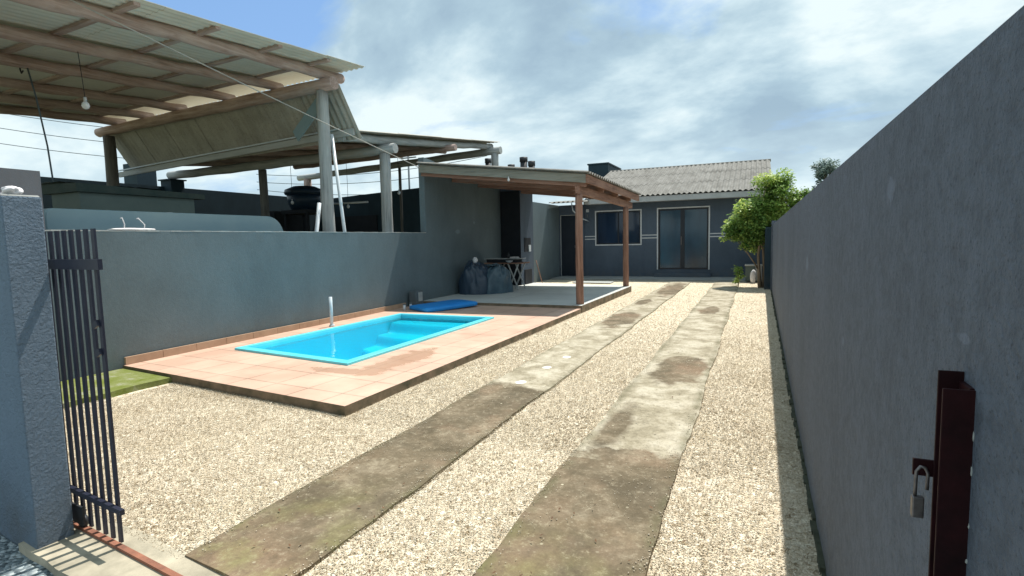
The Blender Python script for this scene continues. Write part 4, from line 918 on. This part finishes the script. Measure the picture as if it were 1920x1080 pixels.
g.box(HL, HL + 0.18, YF + 0.18, YB, -0.1, 2.98); g.box(HR - 0.18, HR, YF + 0.18, YB, -0.1, 2.98); g.box(HL + 0.18, HR - 0.18, YB - 0.18, YB, -0.1, 2.98)
# gables
for xa, xb in ((HL, HL + 0.18), (HR - 0.18, HR)):
    tri = [(YF, 2.98), (YB, 2.98), (24.4, 4.38)]; g.add([(xa, y, z) for y, z in tri] + [(xb, y, z) for y, z in tri], [(0, 1, 2), (5, 4, 3), (0, 3, 4, 1), (1, 4, 5, 2), (2, 5, 3, 0)])
g.make('wall', 'wall_house', ho)
# roof: rows of sheets
rf = None
g = G(); sl = (4.47 - 2.98) / 4.85
for k in range(3):
    y0_ = 19.58 + k * 1.63; g.corr((-6.0, y0_, 2.985 + (y0_ - 19.58) * sl + 0.010 * (2 - k) * 0 + 0.012 * (k)), (1, 0, 0), (0, 1, sl), 6.52, 1.76 if k < 2 else 1.68, pitch=0.177, amp=0.026, thick=0.008)
for k in range(3):
    y0_ = 24.45 + k * 1.5; g.corr((-6.0, y0_, 4.47 - (y0_ - 24.45) * sl - 0.01), (1, 0, 0), (0, 1, -sl), 6.52, 1.58, pitch=0.177, amp=0.026)
rf = g.make('roof', 'fibro', ho)
G().tube([(-6.02, 24.45, 4.475), (0.55, 24.45, 4.475)], 0.06, 10).make('ridge_cap', 'fibro', rf)
G().box(-5.85, 0.50, 19.62, 19.65, 2.76, 2.945).make('fascia', 'fascia', ho); G().box(-5.85, 0.50, 19.655, 20.195, 2.77, 2.79).make('soffit', 'fascia', ho)
w = G(); 
def frame_ring(g, x0, x1, z0, z1, t_, y0, y1, bottom=True):
    g.box(x0 - t_, x0, y0, y1, z0 - (t_ if bottom else 0), z1 + t_); g.box(x1, x1 + t_, y0, y1, z0 - (t_ if bottom else 0), z1 + t_); g.box(x0, x1, y0, y1, z1, z1 + t_)
    if bottom: g.box(x0, x1, y0, y1, z0 - t_, z0)
# window
frame_ring(w, wl, wr_, wb, wt_, 0.045, YF - 0.022, YF - 0.001); win = w.make('window', 'white', ho)
g = G(); frame_ring(g, wl + .05, wr_ - .05, wb + .05, wt_ - .05, 0.05, YF + 0.05, YF + 0.10); xm = (wl + wr_) / 2; g.box(xm - 0.025, xm + 0.025, YF + 0.05, YF + 0.10, wb + .05, wt_ - .05); g.make('frame', 'frame_dark', win)
g = G().box(wl + .05, wr_ - .05, YF + 0.07, YF + 0.078, wb + .05, wt_ - .05); g.make('pane', 'glass', win)
# glass door
w = G(); frame_ring(w, dl, dr, db, dt, 0.045, YF - 0.022, YF - 0.001, False); dor = w.make('door', 'white', ho)
dor['label'] = 'white edged double glass door'
g = G(); frame_ring(g, dl + .06, dr - .06, db + .06, dt - .06, 0.06, YF + 0.05, YF + 0.11); xm = (dl + dr) / 2 - .02; g.box(xm - 0.07, xm + 0.07, YF + 0.04, YF + 0.11, db + .06, dt - .06); g.make('frame', 'frame_dark', dor)
for xa, xb in ((dl + .06, xm - .07), (xm + .07, dr - .06)): G().box(xa, xb, YF + 0.07, YF + 0.078, db + .06, dt - .06).make('pane', 'glass_door', dor)
G().beam((xm - .04, YF + 0.02, 1.2), (xm - .04, YF + 0.02, 1.5), 0.02, 0.03, up=(0, 1, 0)).make('handle', 'steel', dor)
# curtains showing inside
# white stripes
for x0_, x1_ in ((HL + 0.01, wl - 0.046), (wr_ + 0.046, dl - 0.046), (dr + 0.046, HR - 0.05)):
    for za in (1.555, 1.45): G().box(x0_, x1_, YF - 0.010, YF - 0.001, za, za + 0.035).make('white_stripe', 'white', ho)
G().box(dl - 0.1, dr + 0.1, YF - 0.30, YF - 0.001, 0.0, 0.19).make('door_step', 'wall_house', ho)
struct(G().slab([(-6.9, 18.9), (0.3, 18.7), (0.3, YF), (-6.9, YF)], -0.1, 0.05), 'house_path', 'concrete_shade')
# wall lamp
wlm = G(); wlm.box(-5.90, -5.80, YF - 0.06, YF - 0.001, 2.50, 2.62); wlm = wlm.make('wall_lamp', 'white', ho, bevel=0.01)
G().box(-5.87, -5.83, YF - 0.08, YF - 0.061, 2.30, 2.42).make('meter', 'gasket', ho)
# side annex with dark door and small corrugated roof
an = thing('annex', (-6.5, 19.9, 0), 'shaded side passage with a dark door under a small corrugated roof', 'annex')
facade(q := G(), [(-6.92, -6.28, 0.06, 2.40)], -6.995, HL - 0.005, -0.1, 2.80, YF - 0.05, YF + 0.1); q.make('wall', 'wall_house', an)
dd = G().box(-6.92, -6.28, YF + 0.0, YF + 0.04, 0.06, 2.40).make('door', 'door_dark', an); G().tube([(-6.36, YF - 0.03, 1.15), (-6.36, YF - 0.03, 1.25)], 0.02, 8).make('handle', 'steel', dd)
g = G(); frame_ring(g, -6.92, -6.28, 0.06, 2.40, 0.02, YF - 0.062, YF - 0.051, False); g.make('door_frame', 'greyboard', an)
g = G(); g.corr((-6.98, 18.95, 2.84), (1, 0, 0), (0, 1, 0.09), 1.35, 1.3, pitch=0.177, amp=0.028); g.make('roof_sheet', 'fibro', an)
solo(G().tube([(-6.30, 19.6, 2.83), (-6.22, 19.5, 2.55), (-6.0, 19.7, 2.28), (-5.80, 20.15, 2.15)], 0.022, 8), 'hose', 'pvc', 'pale curved hose hanging under the small corrugated roof', 'hose', (-6.1, 19.7, 2.4))
# roof tank enclosure
tk = thing('tank_enclosure', (-6.35, 24.5, 0), 'dark slate box enclosure rising behind the left end of the roof', 'roof box')
G().box(-7.05, -6.13, 24.5, 27.0, 2.6, 4.86).make('box_body', 'wall_dark', tk, bevel=0.01); G().box(-7.09, -6.09, 24.46, 27.04, 4.861, 4.92).make('coping', 'wall_dark', tk)
# bench/planter, bag
be = thing('bench', (0.05, 18.8, 0), 'pale topped masonry bench behind the shrub trunk', 'bench')
G().box(-0.27, 0.24, 18.5, 19.0, 0.52, 0.56).make('seat', 'cement', be, bevel=0.005); G().box(-0.25, 0.02, 18.53, 18.97, 0.05, 0.519).make('base', 'greenbox', be); G().box(0.03, 0.22, 18.56, 18.97, 0.05, 0.519).make('base', 'cement', be)
solo(crumple((-0.02, 18.2, 0.0), 0.09, 0.08, 0.42, 31, amp=0.15), 'white_bag', 'cloth', 'white bag standing on the ground beside the shrub trunk', 'bag', (-0.02, 18.2, 0))
solo(G().box(-5.6, -4.3, 17.4, 17.9, 0.01, 0.035), 'loose_board', 'greyboard', 'pale flat board lying on the gravel before the side passage', 'board', (-5, 17.6, 0))

# ------------------------------------------------------------------ vegetation
def leaves(clumps, n, size, mat, name, parent, tintf, droop=0.3):
    V = []; F_ = []; T = []
    tot = sum(c[3] ** 2 for c in clumps)
    for cx, cy, cz_, r in clumps:
        base = random.uniform(-0.32, 0.36)
        for _ in range(int(n * r * r / tot)):
            d = Vector((random.gauss(0, 1), random.gauss(0, 1), random.gauss(0, 1))).normalized(); k = random.random() ** 0.45
            p = Vector((cx, cy, cz_)) + d * r * k * random.uniform(0.8, 1.12)
            a = Vector((random.gauss(0, 1) + d.x, random.gauss(0, 1) + d.y, random.gauss(0, 0.6) - droop)).normalized()
            b_ = a.cross(Vector((random.gauss(0, .5), random.gauss(0, .5), 1))).normalized(); s_ = size * random.uniform(0.6, 1.4); w_ = s_ * 0.24
            i = len(V); V += [p, p + a * s_ * 0.5 + b_ * w_, p + a * s_, p + a * s_ * 0.5 - b_ * w_]; F_.append((i, i + 1, i + 2, i + 3))
            t_ = min(1, max(0, tintf(d, k) + base + random.uniform(-0.2, 0.2))); T += [t_] * 4
    g = G(); g.add(V, F_, False); return g.make(name, mat, parent, tint=T)
def rand_clumps(c, r, n, rc, seed, zsq=1.0):
    rr = random.Random(seed); out_ = []
    while len(out_) < n:
        d = Vector((rr.gauss(0, 1), rr.gauss(0, 1), rr.gauss(0, 1))).normalized(); k = rr.random() ** 0.4
        out_.append((c[0] + d.x * r[0] * k, c[1] + d.y * r[1] * k, c[2] + d.z * r[2] * k * zsq, rc * rr.uniform(0.65, 1.25)))
    return out_
tr = thing('shrub_tree', (0.15, 16.9, 0), 'small bright green leafy tree at the end of the right wall', 'tree')
bc = (0.12, 16.9)
def limb(pts, r1, r2): return G().tube(pts, r1, 9, 0.06, r2)
trunk = G(); trunk.tube([(0.16, 16.75, -0.05), (0.13, 16.76, 0.4), (0.10, 16.8, 0.9), (0.16, 16.85, 1.5), (0.3, 16.9, 2.2)], 0.055, 9, 0.06, 0.02)
trunk.tube([(0.22, 16.8, -0.05), (0.26, 16.8, 0.5), (0.22, 16.85, 1.1), (-0.1, 16.9, 1.9), (-0.3, 16.9, 2.4)], 0.04, 9, 0.06, 0.015)
trunk.tube([(0.13, 16.76, 0.5), (-0.15, 16.7, 0.95), (-0.45, 16.7, 1.35)], 0.025, 8, 0.06, 0.01); trunk.tube([(0.2, 16.85, 1.2), (0.6, 17.1, 1.8), (1.0, 17.2, 2.4)], 0.035, 8, 0.06, 0.012)
trunk.tube([(0.16, 16.85, 1.5), (0.1, 16.9, 2.2), (0.3, 17, 2.9)], 0.025, 8, 0.06, 0.01)
trunk.make('trunk', 'bark', tr)
cl = rand_clumps((0.15, 16.9, 1.85), (0.75, 0.7, 0.55), 26, 0.29, 3) + rand_clumps((0.5, 17.1, 2.45), (0.72, 0.6, 0.52), 26, 0.26, 4) + rand_clumps((0.45, 17.0, 2.95), (0.40, 0.35, 0.25), 10, 0.22, 5) + rand_clumps((0.35, 17.0, 2.1), (0.75, 0.5, 0.45), 22, 0.27, 9) + rand_clumps((-0.15, 16.8, 1.95), (0.5, 0.4, 0.35), 12, 0.24, 10) \
   + rand_clumps((-0.55, 16.7, 1.55), (0.32, 0.3, 0.22), 9, 0.18, 6) + rand_clumps((0.12, 16.85, 1.35), (0.45, 0.35, 0.28), 12, 0.2, 15) + rand_clumps((1.25, 17.2, 2.45), (0.42, 0.4, 0.32), 13, 0.22, 7) + [(-0.28, 16.6, 1.2, 0.13), (-0.8, 16.7, 1.42, 0.12), (-0.38, 16.9, 2.35, 0.17), (0.05, 16.8, 1.28, 0.16)]
leaves(cl, 27000, 0.095, 'leaf', 'crown', tr, lambda d, k: 0.35 + 0.3 * d.z * 0.4 + (0.2 if random.random() < 0.15 else 0))
sp2 = thing('seedling', (-0.42, 16.9, 0), 'small leafy sprig growing left of the shrub trunk', 'plant')
G().tube([(-0.40, 16.9, -0.02), (-0.41, 16.9, 0.25), (-0.45, 16.88, 0.5)], 0.012, 6).make('stem', 'bark', sp2)
leaves([(-0.43, 16.88, 0.5, 0.12), (-0.38, 16.9, 0.32, 0.1), (-0.46, 16.9, 0.2, 0.07)], 260, 0.085, 'leaf', 'foliage', sp2, lambda d, k: 0.3)
ft = thing('distant_tree', (3.0, 31, 0), 'distant dark feathery tree top above the right wall', 'tree')
G().tube([(3.1, 31, 0), (3.05, 31, 2.5), (3.15, 31, 4.8)], 0.12, 9, 0.05, 0.03).make('trunk', 'bark', ft)
leaves(rand_clumps((3.15, 31, 4.55), (0.62, 0.6, 0.5), 18, 0.24, 12) + rand_clumps((3.4, 31, 3.4), (1.0, 0.9, 0.5), 14, 0.3, 13), 3800, 0.15, 'leaf_far', 'crown', ft, lambda d, k: 0.4)
# dead leaves lying about on the gravel
g = G(); T = []
for _ in range(900):
    x = random.uniform(-5.5, 0.25); y = 1.75 + 13 * random.random() ** 1.5; a = random.uniform(0, 6.28); s_ = random.uniform(0.004, 0.013); i = len(g.v)
    c_, n_ = math.cos(a) * s_, math.sin(a) * s_
    if x < -3.3 and y > 3.4: continue
    z = 0.030 if (-2.55 < x < -1.8 or -1.15 < x < -0.4) else 0.022
    g.add([(x - c_, y - n_, z), (x + n_ * .5, y - c_ * .5, z + .003), (x + c_, y + n_, z + .008), (x - n_ * .5, y + c_ * .5, z + .003)], [(0, 1, 2, 3)])
tag(g.make('leaf_litter', simple('dead_leaf', (0.16, 0.08, 0.035), (0.09, 0.05, 0.03), 9, 0.8)), 'dead brown leaves scattered over the gravel', 'leaf litter', kind='stuff')
